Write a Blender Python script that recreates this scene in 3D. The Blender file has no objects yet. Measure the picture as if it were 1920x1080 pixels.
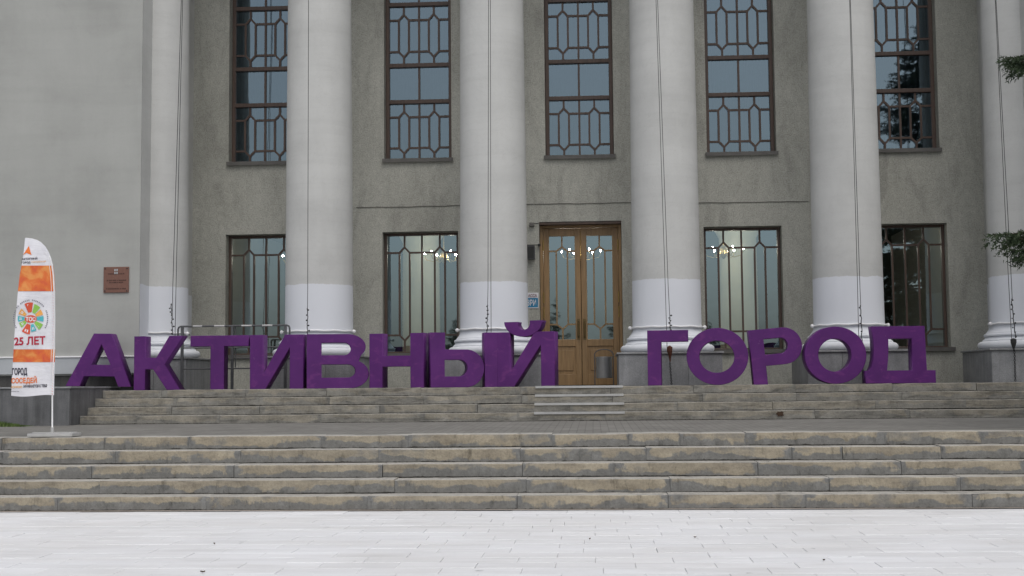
import bpy, bmesh, math, random
import numpy as np
from mathutils import Vector, Matrix

random.seed(7); RNG = np.random.default_rng(7)
SC = bpy.context.scene
COL = SC.collection

# ------------------------------------------------------------------ camera
CAM_F = 2458.54                       # focal length in pixels of a 1920 px wide frame
CR = np.array([0.99802511, 0.06213327, -0.00923761])
CU = np.array([0.01383753, -0.0740153, 0.9971611])
CW = np.array([-0.06127315, 0.99531964, 0.0747289])
CP = np.array([0.2287, 0.0, 1.3951])
cam = bpy.data.cameras.new('camera'); cam.sensor_width = 36.0; cam.lens = CAM_F / 1920 * 36
cam.clip_start = 0.1; cam.clip_end = 2000
camo = bpy.data.objects.new('camera', cam); COL.objects.link(camo)
camo.matrix_world = Matrix(((CR[0], CU[0], -CW[0], CP[0]), (CR[1], CU[1], -CW[1], CP[1]), (CR[2], CU[2], -CW[2], CP[2]), (0, 0, 0, 1)))
SC.camera = camo

# ------------------------------------------------------------------ sky, sun, exposure (overcast)
SUN_EL, SUN_AZ = math.radians(60), math.radians(163)      # azimuth of the sun, clockwise from +Y
world = bpy.data.worlds.new('World'); SC.world = world; world.use_nodes = True
wn = world.node_tree; bg = wn.nodes['Background']
sky = wn.nodes.new('ShaderNodeTexSky'); sky.sky_type = 'NISHITA'; sky.sun_disc = False
sky.sun_elevation = SUN_EL; sky.sun_rotation = SUN_AZ; sky.air_density = 1.0; sky.dust_density = 4.0; sky.ozone_density = 1.0
hsv = wn.nodes.new('ShaderNodeHueSaturation'); hsv.inputs['Saturation'].default_value = 0.42
wn.links.new(sky.outputs[0], hsv.inputs['Color']); wn.links.new(hsv.outputs[0], bg.inputs['Color'])
bg.inputs['Strength'].default_value = 0.14
sun = bpy.data.lights.new('sun', 'SUN'); sun.energy = 0.5; sun.angle = math.radians(80); sun.color = (1.0, 0.995, 0.985)
suno = bpy.data.objects.new('sun', sun); COL.objects.link(suno)
sd = Vector((math.sin(SUN_AZ) * math.cos(SUN_EL), math.cos(SUN_AZ) * math.cos(SUN_EL), math.sin(SUN_EL)))
suno.rotation_euler = (-sd).to_track_quat('-Z', 'Y').to_euler()
SC.view_settings.view_transform = 'Standard'; SC.view_settings.look = 'None'
SC.view_settings.gamma = 1.0; SC.view_settings.use_curve_mapping = False
SC.view_settings.exposure = 0.07

# ------------------------------------------------------------------ helpers
def at(px, py, Y):
    """the point of the place at depth Y that stands behind pixel (px, py)"""
    d = CW + CR * (px - 960) / CAM_F - CU * (py - 540) / CAM_F
    return Vector(CP + d * (Y - CP[1]) / d[1])
def proj(P):
    d = np.asarray(P, float) - CP; z = d @ CW
    return 960 + CAM_F * (d @ CR) / z, 540 - CAM_F * (d @ CU) / z
def lin(r, g, b):
    f = lambda c: (c / 255 / 12.92) if c / 255 <= 0.04045 else ((c / 255 + 0.055) / 1.055) ** 2.4
    return (f(r), f(g), f(b), 1.0)

class MB:
    def __init__(s): s.v = []; s.f = []; s.m = []
    def face(s, pts, mi=0):
        n = len(s.v); s.v += [tuple(p) for p in pts]; s.f.append(tuple(range(n, n + len(pts)))); s.m.append(mi)
    def box(s, x0, x1, y0, y1, z0, z1, mi=0):
        n = len(s.v)
        s.v += [(x, y, z) for z in (z0, z1) for y in (y0, y1) for x in (x0, x1)]
        for q in ((0, 1, 5, 4), (1, 3, 7, 5), (3, 2, 6, 7), (2, 0, 4, 6), (4, 5, 7, 6), (2, 3, 1, 0)):
            s.f.append(tuple(n + k for k in q)); s.m.append(mi)
    def bar(s, a, b, w, d, mi=0):
        """flat bar in an XZ plane from a to b (x,y,z), w wide, d deep in Y"""
        a = Vector(a); b = Vector(b); t = (b - a).normalized(); nrm = Vector((-t.z, 0, t.x)) * w / 2
        a2 = a - t * w * .3; b2 = b + t * w * .3
        n = len(s.v)
        for y in (-d / 2, d / 2):
            for p in (a2 - nrm, b2 - nrm, b2 + nrm, a2 + nrm): s.v.append((p.x, p.y + y, p.z))
        for q in ((0, 1, 2, 3), (7, 6, 5, 4), (0, 4, 5, 1), (1, 5, 6, 2), (2, 6, 7, 3), (3, 7, 4, 0)):
            s.f.append(tuple(n + k for k in q)); s.m.append(mi)
    def tube(s, pts, r, seg=8, mi=0, cap=True):
        pts = [Vector(p) for p in pts]; rs = r if isinstance(r, (list, tuple)) else [r] * len(pts)
        n = len(s.v); up = None
        for i, p in enumerate(pts):
            t = (pts[min(i + 1, len(pts) - 1)] - pts[max(i - 1, 0)]).normalized()
            if up is None: up = Vector((0, 0, 1)) if abs(t.z) < .9 else Vector((1, 0, 0))
            a = t.cross(up).normalized(); b = a.cross(t).normalized(); up = b
            for k in range(seg):
                c = 2 * math.pi * k / seg; s.v.append(tuple(p + (a * math.cos(c) + b * math.sin(c)) * rs[i]))
        for i in range(len(pts) - 1):
            for k in range(seg):
                s.f.append((n + i * seg + k, n + i * seg + (k + 1) % seg, n + (i + 1) * seg + (k + 1) % seg, n + (i + 1) * seg + k)); s.m.append(mi)
        if cap:
            s.f.append(tuple(n + k for k in range(seg))); s.m.append(mi)
            s.f.append(tuple(n + (len(pts) - 1) * seg + k for k in reversed(range(seg)))); s.m.append(mi)
    def lathe(s, prof, cx=0, cy=0, seg=48, mi=0):
        n = len(s.v)
        for r, z in prof:
            for k in range(seg):
                a = 2 * math.pi * k / seg; s.v.append((cx + r * math.cos(a), cy + r * math.sin(a), z))
        for i in range(len(prof) - 1):
            for k in range(seg):
                s.f.append((n + i * seg + k, n + i * seg + (k + 1) % seg, n + (i + 1) * seg + (k + 1) % seg, n + (i + 1) * seg + k)); s.m.append(mi)
    def blob(s, c, r, mi=0):
        c = Vector(c); n = len(s.v); sg, rg = 8, 5
        rr = r if isinstance(r, tuple) else (r, r, r)
        for i in range(rg + 1):
            th = math.pi * i / rg
            for k in range(sg):
                a = 2 * math.pi * k / sg
                s.v.append((c.x + rr[0] * math.sin(th) * math.cos(a), c.y + rr[1] * math.sin(th) * math.sin(a), c.z + rr[2] * math.cos(th)))
        for i in range(rg):
            for k in range(sg):
                s.f.append((n + i * sg + k, n + (i + 1) * sg + k, n + (i + 1) * sg + (k + 1) % sg, n + i * sg + (k + 1) % sg)); s.m.append(mi)
    def mesh(s, name, mats, smooth=False):
        me = bpy.data.meshes.new(name); me.from_pydata(s.v, [], s.f); me.update()
        for m in (mats if isinstance(mats, (list, tuple)) else [mats]): me.materials.append(m)
        if any(s.m): me.polygons.foreach_set('material_index', s.m)
        if smooth: me.polygons.foreach_set('use_smooth', [True] * len(me.polygons))
        return me
    def build(s, name, mats, parent=None, smooth=False, loc=None):
        return link(name, s.mesh(name, mats, smooth), parent, loc)
def link(name, me, parent=None, loc=None):
    o = bpy.data.objects.new(name, me); COL.objects.link(o)
    if parent is not None: o.parent = parent
    if loc is not None: o.location = loc
    return o
def empty(name, loc=(0, 0, 0)):
    o = bpy.data.objects.new(name, None); COL.objects.link(o); o.location = loc; return o
def tag(o, label, cat, group=None):
    o['label'] = label; o['category'] = cat
    if group: o['group'] = group
    return o
def kind(o, k): o['kind'] = k; return o
def bevel(o, w, seg=2, angle=35):
    b = o.modifiers.new('bevel', 'BEVEL'); b.width = w; b.segments = seg; b.limit_method = 'ANGLE'; b.angle_limit = math.radians(angle); return o
def smooth_by_angle(o):
    for p in o.data.polygons: p.use_smooth = True
    e = o.modifiers.new('split', 'EDGE_SPLIT'); e.split_angle = math.radians(35); return o

# ------------------------------------------------------------------ materials
def new_mat(name, rough=.6, spec=.4):
    m = bpy.data.materials.new(name); m.use_nodes = True
    b = m.node_tree.nodes['Principled BSDF']; b.inputs['Roughness'].default_value = rough
    b.inputs['Specular IOR Level'].default_value = spec
    return m, m.node_tree, b
def nd(nt, t, **k):
    n = nt.nodes.new('ShaderNode' + t)
    for a, v in k.items():
        if a.startswith('i_'): n.inputs[a[2:].replace('_', ' ')].default_value = v
        else: setattr(n, a, v)
    return n
def lk(nt, a, b): nt.links.new(a, b)
def coords(nt, src='world', scale=(1, 1, 1)):
    if src == 'world': o = nd(nt, 'NewGeometry').outputs['Position']
    elif src == 'object': o = nd(nt, 'TexCoord').outputs['Object']
    else: o = nd(nt, 'TexCoord').outputs['Generated']
    if scale != (1, 1, 1):
        mp = nd(nt, 'Mapping'); mp.inputs['Scale'].default_value = scale; lk(nt, o, mp.inputs['Vector']); o = mp.outputs[0]
    return o
def noise(nt, vec, scale, detail=4, rough=.55, dist=0.0):
    n = nd(nt, 'TexNoise'); n.inputs['Scale'].default_value = scale; n.inputs['Detail'].default_value = detail
    n.inputs['Roughness'].default_value = rough; n.inputs['Distortion'].default_value = dist; lk(nt, vec, n.inputs['Vector']); return n.outputs['Fac']
def ramp(nt, fac, stops):
    r = nd(nt, 'ValToRGB'); e = r.color_ramp.elements
    e[0].position, e[0].color = stops[0][0], stops[0][1]; e[1].position, e[1].color = stops[-1][0], stops[-1][1]
    for p, c in stops[1:-1]:
        x = e.new(p); x.color = c
    lk(nt, fac, r.inputs[0]); return r.outputs[0]
def bw(nt, fac, a, b, lo=0.0, hi=1.0):
    r = nd(nt, 'MapRange'); r.inputs[1].default_value = a; r.inputs[2].default_value = b; r.inputs[3].default_value = lo; r.inputs[4].default_value = hi
    lk(nt, fac, r.inputs[0]); return r.outputs[0]
def mix(nt, fac, a, b, blend='MIX'):
    m = nd(nt, 'Mix', data_type='RGBA', blend_type=blend)
    for s, v in ((m.inputs[0], fac), (m.inputs[6], a), (m.inputs[7], b)):
        if isinstance(v, (float, int)): s.default_value = v
        elif isinstance(v, tuple): s.default_value = v
        else: lk(nt, v, s)
    return m.outputs[2]
def math_(nt, op, a, b=0.0):
    m = nd(nt, 'Math', operation=op)
    for s, v in zip(m.inputs, (a, b)):
        if isinstance(v, (float, int)): s.default_value = v
        else: lk(nt, v, s)
    return m.outputs[0]
def bump(nt, b, h, strength, dist=.01):
    n = nd(nt, 'Bump'); n.inputs['Strength'].default_value = strength; n.inputs['Distance'].default_value = dist
    lk(nt, h, n.inputs['Height']); lk(nt, n.outputs[0], b.inputs['Normal'])
def g(v): return (v, v, v, 1)
def sep(nt, vec):
    s = nd(nt, 'SeparateXYZ'); lk(nt, vec, s.inputs[0]); return s.outputs

def m_simple(name, col, rough=.6, metal=0.0, var=.12, scale=6, src='object', spec=.4, bmp=0.0):
    m, nt, b = new_mat(name, rough, spec); b.inputs['Metallic'].default_value = metal
    f = noise(nt, coords(nt, src), scale, 5)
    c0 = tuple(c * (1 - var) for c in col[:3]) + (1,); c1 = tuple(min(1, c * (1 + var)) for c in col[:3]) + (1,)
    lk(nt, ramp(nt, f, [(.3, c0), (.7, c1)]), b.inputs['Base Color'])
    if bmp: bump(nt, b, noise(nt, coords(nt, src), scale * 12, 3), bmp)
    return m

def m_stucco():
    m, nt, b = new_mat('grey_stucco', .95, .15); P = coords(nt)
    big = noise(nt, P, .55, 5, .6); fine = noise(nt, P, 42, 3, .7); mid = noise(nt, P, 9, 4, .65)
    c = ramp(nt, big, [(.3, (.365, .364, .322, 1)), (.5, (.42, .419, .373, 1)), (.72, (.47, .469, .42, 1))])
    sp = ramp(nt, fine, [(.32, g(.66)), (.5, g(1.0)), (.68, g(1.22))]); c = mix(nt, .85, c, sp, 'MULTIPLY')
    c = mix(nt, .35, c, ramp(nt, mid, [(.3, g(.75)), (.7, g(1.15))]), 'MULTIPLY')
    # water streaks below the sills and along the columns
    st = noise(nt, coords(nt, 'world', (1.5, 1, .5)), 1.6, 6, .65, 1.2)
    c = mix(nt, .55, c, ramp(nt, st, [(.34, g(.72)), (.5, g(1.0)), (.64, g(1.12))]), 'MULTIPLY')
    sw = noise(nt, P, 7, 4, .6, 2.5); c = mix(nt, .5, c, ramp(nt, sw, [(.3, g(.82)), (.7, g(1.14))]), 'MULTIPLY')
    lk(nt, c, b.inputs['Base Color']); bump(nt, b, fine, .55, .012); return m

def m_paint(name, upper, lower=None, zline=3.283, hx=1.0):
    """aged limewash, freshly whitewashed below zline"""
    m, nt, b = new_mat(name, .85, .2); P = coords(nt)
    big = noise(nt, P, .8, 5, .6); st = noise(nt, coords(nt, 'world', (2.6, 2.6, .3)), 1.5, 5, .6)
    hs = noise(nt, coords(nt, 'world', (.25, .25, 3.0)), 1.2, 4, .6)
    d = lambda k: tuple(c * k for c in upper[:3]) + (1,)
    c = ramp(nt, big, [(.3, d(.90)), (.5, d(1.0)), (.7, d(1.06))])
    c = mix(nt, .5, c, ramp(nt, st, [(.35, g(.95)), (.62, g(1.02))]), 'MULTIPLY')
    c = mix(nt, .4, c, ramp(nt, hs, [(.36, g(.91)), (.5, g(1.0)), (.64, g(1.04))]), 'MULTIPLY')
    zr = math_(nt, 'FRACT', math_(nt, 'MULTIPLY', math_(nt, 'ADD', sep(nt, P)[2], bw(nt, noise(nt, P, 3.0, 3), 0, 1, -.03, .03)), 4.3))
    crs = math_(nt, 'MULTIPLY', bw(nt, zr, .0, .09, 1, 0), bw(nt, noise(nt, P, 1.7, 4), .42, .62, 0, .10)); c = mix(nt, crs, c, (.28, .28, .265, 1))
    ck_ = noise(nt, P, 1.1, 8, .75, 1.6); c = mix(nt, bw(nt, math_(nt, 'ABSOLUTE', math_(nt, 'SUBTRACT', ck_, .5)), 0, .006, .22, 0), c, (.25, .245, .225, 1))
    sp = noise(nt, P, 16, 4, .7); c = mix(nt, .6, c, ramp(nt, sp, [(.22, (.80, .77, .70, 1)), (.36, g(1.0))]), 'MULTIPLY')
    if lower:
        z = sep(nt, P)[2]; wv = noise(nt, P, 3.2, 6, .7); zz = math_(nt, 'ADD', z, bw(nt, wv, 0, 1, -.045, .045))
        f = bw(nt, zz, zline - .006, zline + .006, 1, 0)
        lo = ramp(nt, big, [(.3, tuple(q * .95 for q in lower[:3]) + (1,)), (.7, lower)])
        drt = bw(nt, math_(nt, 'ADD', z, bw(nt, noise(nt, P, 5, 5, .7), 0, 1, -.35, .35)), 1.75, 2.25, .55, 0)
        lo = mix(nt, math_(nt, 'MULTIPLY', drt, .55), lo, (.40, .39, .36, 1))
        c = mix(nt, f, c, lo)
    lk(nt, c, b.inputs['Base Color']); bump(nt, b, noise(nt, P, 30, 4, .6), .12, .01); return m

def m_step():
    """sandstone blocks with a grey cement wash creeping up from below and over the joints"""
    m, nt, b = new_mat('step_sandstone', .92, .2); P = coords(nt); G = coords(nt, 'gen'); gs = sep(nt, G)
    rnd = nd(nt, 'ObjectInfo').outputs['Random']
    off = nd(nt, 'CombineXYZ'); lk(nt, math_(nt, 'MULTIPLY', rnd, 37.0), off.inputs[0])
    V = nd(nt, 'VectorMath', operation='ADD'); lk(nt, P, V.inputs[0]); lk(nt, off.outputs[0], V.inputs[1]); V = V.outputs[0]
    def stretch(v, sc):
        mp = nd(nt, 'Mapping'); mp.inputs['Scale'].default_value = sc; lk(nt, v, mp.inputs['Vector']); return mp.outputs[0]
    n1 = noise(nt, stretch(V, (1, 1, 3)), 2.2, 6, .65); fine = noise(nt, V, 38, 4, .7)
    stone = ramp(nt, n1, [(.25, (.190, .166, .130, 1)), (.42, (.298, .264, .205, 1)), (.60, (.378, .336, .258, 1)), (.8, (.33, .306, .255, 1))])
    stone = mix(nt, .28, stone, ramp(nt, rnd, [(0, (.80, .80, .80, 1)), (.5, (1.0, .98, .95, 1)), (1, (1.06, 1.02, .95, 1))]), 'MULTIPLY')
    # height up the riser, ragged by noise
    rag = noise(nt, stretch(V, (1, .2, .5)), 3.2, 6, .68)
    hgt = math_(nt, 'ADD', gs[2], bw(nt, rag, .25, .75, -.42, .42))
    hgt = math_(nt, 'ADD', hgt, bw(nt, noise(nt, stretch(V, (1, 7, 7)), .75, 3, .5), .3, .7, -.34, .34))
    wash_lo = bw(nt, hgt, .41, .55, .95, 0)
    ex = math_(nt, 'ABSOLUTE', math_(nt, 'SUBTRACT', gs[0], .5))
    ends = bw(nt, math_(nt, 'ADD', ex, bw(nt, noise(nt, V, 7, 4, .6), .3, .7, -.05, .05)), .445, .472, 0, 1)
    ends = math_(nt, 'MULTIPLY', ends, bw(nt, rnd, .15, .2, 0, 1))
    blot = bw(nt, noise(nt, stretch(V, (.7, 1, 1)), 1.7, 5, .6), .56, .66, 0, .9)
    wash = math_(nt, 'MAXIMUM', math_(nt, 'MAXIMUM', wash_lo, ends), blot)
    cem = ramp(nt, noise(nt, V, 6, 5, .65), [(.3, (.145, .145, .138, 1)), (.55, (.195, .195, .187, 1)), (.75, (.25, .25, .24, 1))])
    c = mix(nt, wash, stone, cem)
    # worn pale tread, with the nosing highlight painted in on upward faces
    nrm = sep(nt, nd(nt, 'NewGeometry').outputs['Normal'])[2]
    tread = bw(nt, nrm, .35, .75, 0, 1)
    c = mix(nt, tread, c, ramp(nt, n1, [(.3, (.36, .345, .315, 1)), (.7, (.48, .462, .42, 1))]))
    dk = noise(nt, stretch(V, (2.5, 1, .8)), 3.0, 6, .72); c = mix(nt, .85, c, ramp(nt, dk, [(.30, g(.40)), (.43, g(.92)), (.7, g(1.08))]), 'MULTIPLY')
    zp = sep(nt, P)[2]; up = bw(nt, zp, .81, .83, 0, 1)      # the upper flight is greyer and blotchier, its cement older
    gr = ramp(nt, noise(nt, stretch(V, (1.6, 1, .8)), 2.0, 6, .7), [(.3, (.155, .15, .134, 1)), (.5, (.25, .24, .21, 1)), (.7, (.34, .325, .285, 1))])
    c = mix(nt, math_(nt, 'MULTIPLY', up, .62), c, gr)
    vs_ = noise(nt, stretch(V, (.9, 1, 5.0)), 2.6, 6, .7, .6); c = mix(nt, math_(nt, 'MULTIPLY', up, .8), c, mix(nt, 1.0, c, ramp(nt, vs_, [(.34, g(.45)), (.5, g(.98)), (.7, g(1.1))]), 'MULTIPLY'))
    ft = bw(nt, math_(nt, 'ADD', gs[2], bw(nt, noise(nt, V, 9, 4, .7), .3, .7, -.10, .10)), .02, .07, .8, 0); c = mix(nt, ft, c, (.045, .042, .036, 1))  # ragged shadow-gap line at the foot of each riser, painted into the colour
    c = mix(nt, .55, c, ramp(nt, fine, [(.28, g(.62)), (.5, g(1)), (.7, g(1.18))]), 'MULTIPLY')
    lk(nt, c, b.inputs['Base Color']); bump(nt, b, fine, .5, .012); return m

def m_tile():
    m, nt, b = new_mat('white_paving', .7, .35); P = coords(nt); rnd = nd(nt, 'ObjectInfo').outputs['Random']
    c = ramp(nt, noise(nt, coords(nt, 'world', (.8, 3.5, 1)), 1.4, 6, .62), [(.28, (.68, .682, .685, 1)), (.5, (.765, .77, .78, 1)), (.75, (.80, .805, .815, 1))])
    c = mix(nt, .8, c, ramp(nt, noise(nt, coords(nt, 'world', (.6, 1.2, 1)), .9, 5, .6), [(.3, (.90, .885, .86, 1)), (.6, g(1.0))]), 'MULTIPLY')
    c = mix(nt, .8, c, ramp(nt, rnd, [(0, g(.945)), (.5, g(.985)), (1, g(1.03))]), 'MULTIPLY')
    c = mix(nt, .6, c, ramp(nt, noise(nt, P, 26, 5, .7), [(.25, g(.88)), (.42, g(1.0)), (.7, g(1.02))]), 'MULTIPLY')
    spk = ramp(nt, noise(nt, P, 5.5, 3, .5), [(.245, g(.55)), (.275, g(1.0))]); c = mix(nt, .8, c, spk, 'MULTIPLY')
    lk(nt, c, b.inputs['Base Color']); return m
def m_plaza_far():
    m, nt, b = new_mat('white_paving_far', .75, .3); P = coords(nt)
    br = nd(nt, 'TexBrick'); br.inputs['Scale'].default_value = 1.0; br.inputs['Brick Width'].default_value = .62; br.inputs['Row Height'].default_value = .31
    br.inputs['Mortar Size'].default_value = .004; br.inputs['Color1'].default_value = g(.62); br.inputs['Color2'].default_value = g(.69); br.inputs['Mortar'].default_value = g(.40)
    lk(nt, P, br.inputs['Vector']); lk(nt, br.outputs[0], b.inputs['Base Color']); return m
def m_pavers():
    m, nt, b = new_mat('grey_pavers', .92, .2); P = coords(nt)
    br = nd(nt, 'TexBrick'); br.inputs['Scale'].default_value = 1.0; br.inputs['Brick Width'].default_value = .21; br.inputs['Row Height'].default_value = .105
    br.inputs['Mortar Size'].default_value = .006; br.inputs['Color1'].default_value = (.190, .184, .170, 1); br.inputs['Color2'].default_value = (.222, .216, .20, 1); br.inputs['Mortar'].default_value = (.155, .15, .137, 1)
    rot = nd(nt, 'Mapping'); rot.inputs['Rotation'].default_value = (0, 0, math.radians(90)); lk(nt, P, rot.inputs['Vector']); lk(nt, rot.outputs[0], br.inputs['Vector'])
    c = mix(nt, .7, br.outputs[0], ramp(nt, noise(nt, P, 1.3, 6, .6), [(.3, g(.78)), (.7, g(1.18))]), 'MULTIPLY')
    lk(nt, c, b.inputs['Base Color']); bump(nt, b, noise(nt, P, 20, 4), .3); return m
def m_granite(name, c0, c1, streak=.35):
    m, nt, b = new_mat(name, .55, .4); P = coords(nt); rnd = nd(nt, 'ObjectInfo').outputs['Random']
    c = ramp(nt, noise(nt, P, 3.5, 6, .6), [(.3, c0), (.7, c1)])
    c = mix(nt, .6, c, ramp(nt, noise(nt, P, 70, 2, .6), [(.35, g(.75)), (.65, g(1.2))]), 'MULTIPLY')
    c = mix(nt, streak, c, ramp(nt, noise(nt, coords(nt, 'world', (6, 6, .5)), 1.4, 5, .6), [(.32, g(.6)), (.5, g(1)), (.68, g(1.35))]), 'MULTIPLY')
    c = mix(nt, .5, c, ramp(nt, rnd, [(0, g(.82)), (1, g(1.15))]), 'MULTIPLY')
    lk(nt, c, b.inputs['Base Color']); return m
def m_purple():
    m, nt, b = new_mat('purple_paint', .5, .18); P = coords(nt)
    c = ramp(nt, noise(nt, P, 1.8, 5, .6), [(.3, (.082, .020, .122, 1)), (.55, (.102, .024, .148, 1)), (.75, (.126, .030, .172, 1))])
    patch = bw(nt, noise(nt, coords(nt, 'world', (1, 1, 1.7)), 4.2, 4, .6, .8), .56, .68, 0, .5)
    c = mix(nt, patch, c, (.17, .042, .19, 1))
    sc = bw(nt, noise(nt, coords(nt, 'world', (1, 1, .35)), 19, 6, .75), .655, .70, 0, .30); c = mix(nt, sc, c, (.30, .18, .33, 1))
    lk(nt, c, b.inputs['Base Color']); lk(nt, bw(nt, noise(nt, P, 8, 4), .3, .7, .38, .6), b.inputs['Roughness'])
    bump(nt, b, noise(nt, P, 14, 4), .12, .01); return m
def m_glass(name, refl=(0.68, 0.90, 1.0, 1), tint=(.56, .61, .61, 1), ior=3.3):
    m = bpy.data.materials.new(name); m.use_nodes = True; nt = m.node_tree; nt.nodes.remove(nt.nodes['Principled BSDF'])
    fr = nd(nt, 'Fresnel'); fr.inputs['IOR'].default_value = ior
    gl = nd(nt, 'BsdfGlossy'); gl.inputs['Roughness'].default_value = .015; gl.inputs['Color'].default_value = refl
    bp = nd(nt, 'Bump'); bp.inputs['Strength'].default_value = .03; bp.inputs['Distance'].default_value = .02
    lk(nt, noise(nt, coords(nt), 2.6, 2), bp.inputs['Height']); lk(nt, bp.outputs[0], gl.inputs['Normal'])
    tr = nd(nt, 'BsdfTransparent'); tr.inputs['Color'].default_value = tint
    mx = nd(nt, 'MixShader'); lk(nt, fr.outputs[0], mx.inputs[0]); lk(nt, tr.outputs[0], mx.inputs[1]); lk(nt, gl.outputs[0], mx.inputs[2])
    lk(nt, mx.outputs[0], nt.nodes['Material Output'].inputs['Surface']); return m
def m_wood(name, c0, c1):
    m, nt, b = new_mat(name, .45, .45)
    f = noise(nt, coords(nt, 'world', (14, 14, .9)), 2.0, 6, .62, .4)
    c = ramp(nt, f, [(.3, c0), (.7, c1)]); c = mix(nt, .4, c, ramp(nt, noise(nt, coords(nt), 1.4, 4), [(.3, g(.8)), (.7, g(1.15))]), 'MULTIPLY')
    lk(nt, c, b.inputs['Base Color']); return m
def m_emit(name, col, s):
    m = bpy.data.materials.new(name); m.use_nodes = True; nt = m.node_tree; b = nt.nodes['Principled BSDF']
    b.inputs['Emission Color'].default_value = col; b.inputs['Emission Strength'].default_value = s; return m

M = dict(
    stucco=m_stucco(),
    column=m_paint('column_limewash', (.535, .538, .520, 1), (.685, .705, .74, 1)),
    wing=m_paint('wing_limewash', (.375, .380, .360, 1)),
    band=m_paint('base_band_paint', (.405, .425, .44, 1)),
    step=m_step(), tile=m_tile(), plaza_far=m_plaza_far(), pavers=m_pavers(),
    granite=m_granite('pedestal_granite', (.20, .205, .21, 1), (.28, .285, .29, 1)),
    cheek=m_granite('cheek_granite', (.100, .102, .106, 1), (.152, .154, .158, 1), .8),
    plinth=m_granite('plinth_stone', (.060, .058, .055, 1), (.095, .092, .086, 1), .6),
    purple=m_purple(), glass=m_glass('window_glass'), glass_up=m_glass('upper_glass', (.68, .88, 1.0, 1), (.44, .52, .58, 1), 2.7),
    frame=m_wood('brown_frame', (.062, .040, .031, 1), (.108, .070, .053, 1)),
    door=m_wood('varnished_door', (.225, .140, .064, 1), (.36, .225, .104, 1)),
    sill=m_simple('sill_metal', (.125, .120, .112, 1), .6, .0, .15), steel=m_simple('rail_steel', (.085, .088, .092, 1), .6, .0, .2),
    bright=m_simple('bare_steel', (.55, .56, .58, 1), .35, .8, .1), alu=m_simple('nosing_aluminium', (.46, .46, .45, 1), .5, .3, .1),
    wire=m_simple('dark_wire', (.03, .03, .03, 1), .7), rust=m_simple('rusty_iron', (.10, .035, .02, 1), .8, 0, .3, 30),
    white=m_simple('white_paint', (.72, .72, .72, 1), .6, 0, .05), kerb=m_simple('kerb_stone', (.40, .355, .31, 1), .9, 0, .2, 3, 'world'),
    grout=m_simple('paving_joint', (.54, .535, .52, 1), .95, 0, .2, 3, 'world'),
    soil=m_simple('bed_soil', (.07, .055, .04, 1), .95, 0, .3, 4, 'world'), core=m_simple('step_core', (.10, .095, .085, 1), .95, 0, .2, 3, 'world'),
    bark=m_simple('bark', (.075, .055, .042, 1), .95, 0, .35, 14), cream=m_simple('cream_plaster', (.60, .57, .44, 1), .8, 0, .06, 2, 'world'),
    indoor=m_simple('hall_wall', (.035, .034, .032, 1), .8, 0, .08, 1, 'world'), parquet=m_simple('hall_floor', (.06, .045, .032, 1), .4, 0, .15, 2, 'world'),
    curtain=m_simple('grey_drape', (.16, .18, .19, 1), .9, 0, .15, 3, 'world'), entab=m_paint('entablature_paint', (.52, .52, .49, 1)),
    bulb=m_emit('lit_bulb', (1, .90, .74, 1), 620.0), gilt=m_simple('gilt', (.45, .32, .12, 1), .35, .8),
    plaque=m_simple('red_granite_plaque', (.175, .085, .062, 1), .5, 0, .12, 30), plaqtext=m_simple('engraved_text', (.075, .035, .027, 1), .7),
    brass=m_simple('dull_brass', (.16, .11, .045, 1), .5, .4),
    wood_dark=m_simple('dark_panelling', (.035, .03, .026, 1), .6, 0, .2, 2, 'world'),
    cable_grey=m_simple('grey_cable', (.09, .088, .08, 1), .8), stain=m_simple('rust_stain', (.062, .036, .022, 1), .9, 0, .4, 40),
    silver=m_simple('silver_emblem', (.42, .44, .45, 1), .4, .3),
)

# ------------------------------------------------------------------ levels of the place
Y_FOOT, Y_TOP5, Y_LAND, Y_PLAT = 14.99, 16.35, 21.1, 22.1     # stair foot, top of lower flight, back of landing, platform edge
Z5, ZL, Z9 = 0.80, 0.832, 1.385
YC, YW = 24.05, 26.0
COLX = (-7.97, -4.843, -1.585, 1.575, 4.85, 8.0)
X0, X1 = -8.19, 8.0                                            # upper flight between the cheek walls

# ------------------------------------------------------------------ ground, plaza, steps
gm = MB(); gm.face([(-400, -400, -.03), (400, -400, -.03), (400, 400, -.03), (-400, 400, -.03)])
kind(gm.build('ground', m_simple('far_ground', (.16, .16, .15, 1), .95, 0, .2, .05, 'world')), 'structure')
pz = MB(); pz.face([(-60, -32, -.012), (60, -32, -.012), (60, 6.4, -.012), (-60, 6.4, -.012)], 0)
pz.face([(-60, 6.4, -.012), (60, 6.4, -.012), (60, 15.1, -.012), (-60, 15.1, -.012)], 1)
plaza = kind(pz.build('plaza', [M['plaza_far'], M['grout']]), 'structure')
TW, TD = .62, .31
tile_me = []
for k in range(4):
    mb = MB(); a, b, c = TW / 2 - .0016, TD / 2 - .0016, .003
    top = [(-a + c, -b + c, 0), (a - c, -b + c, 0), (a - c, b - c, 0), (-a + c, b - c, 0)]
    lo = [(-a, -b, -c), (a, -b, -c), (a, b, -c), (-a, b, -c)]; bt = [(x, y, -.03) for x, y, z in lo]
    mb.face(top)
    for i in range(4):
        j = (i + 1) % 4; mb.face([lo[i], lo[j], top[j], top[i]]); mb.face([bt[i], bt[j], lo[j], lo[i]])
    tile_me.append(mb.mesh('paving_tile', M['tile']))
spots = []
row = 0; y = 14.86 - TD / 2
while y > 6.5:
    off = .222 + (TW / 2 if row % 2 else 0) + random.choice((0, 0, 0, .06, -.1, .16))
    for k in range(-22, 22):
        x = off + TW * k
        if abs(x) > 12: continue
        px, py = proj((x, y, 0)); vis = -60 < px < 1980 and py < 1110
        spots.append((x, y, vis))
    y -= TD; row += 1
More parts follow.
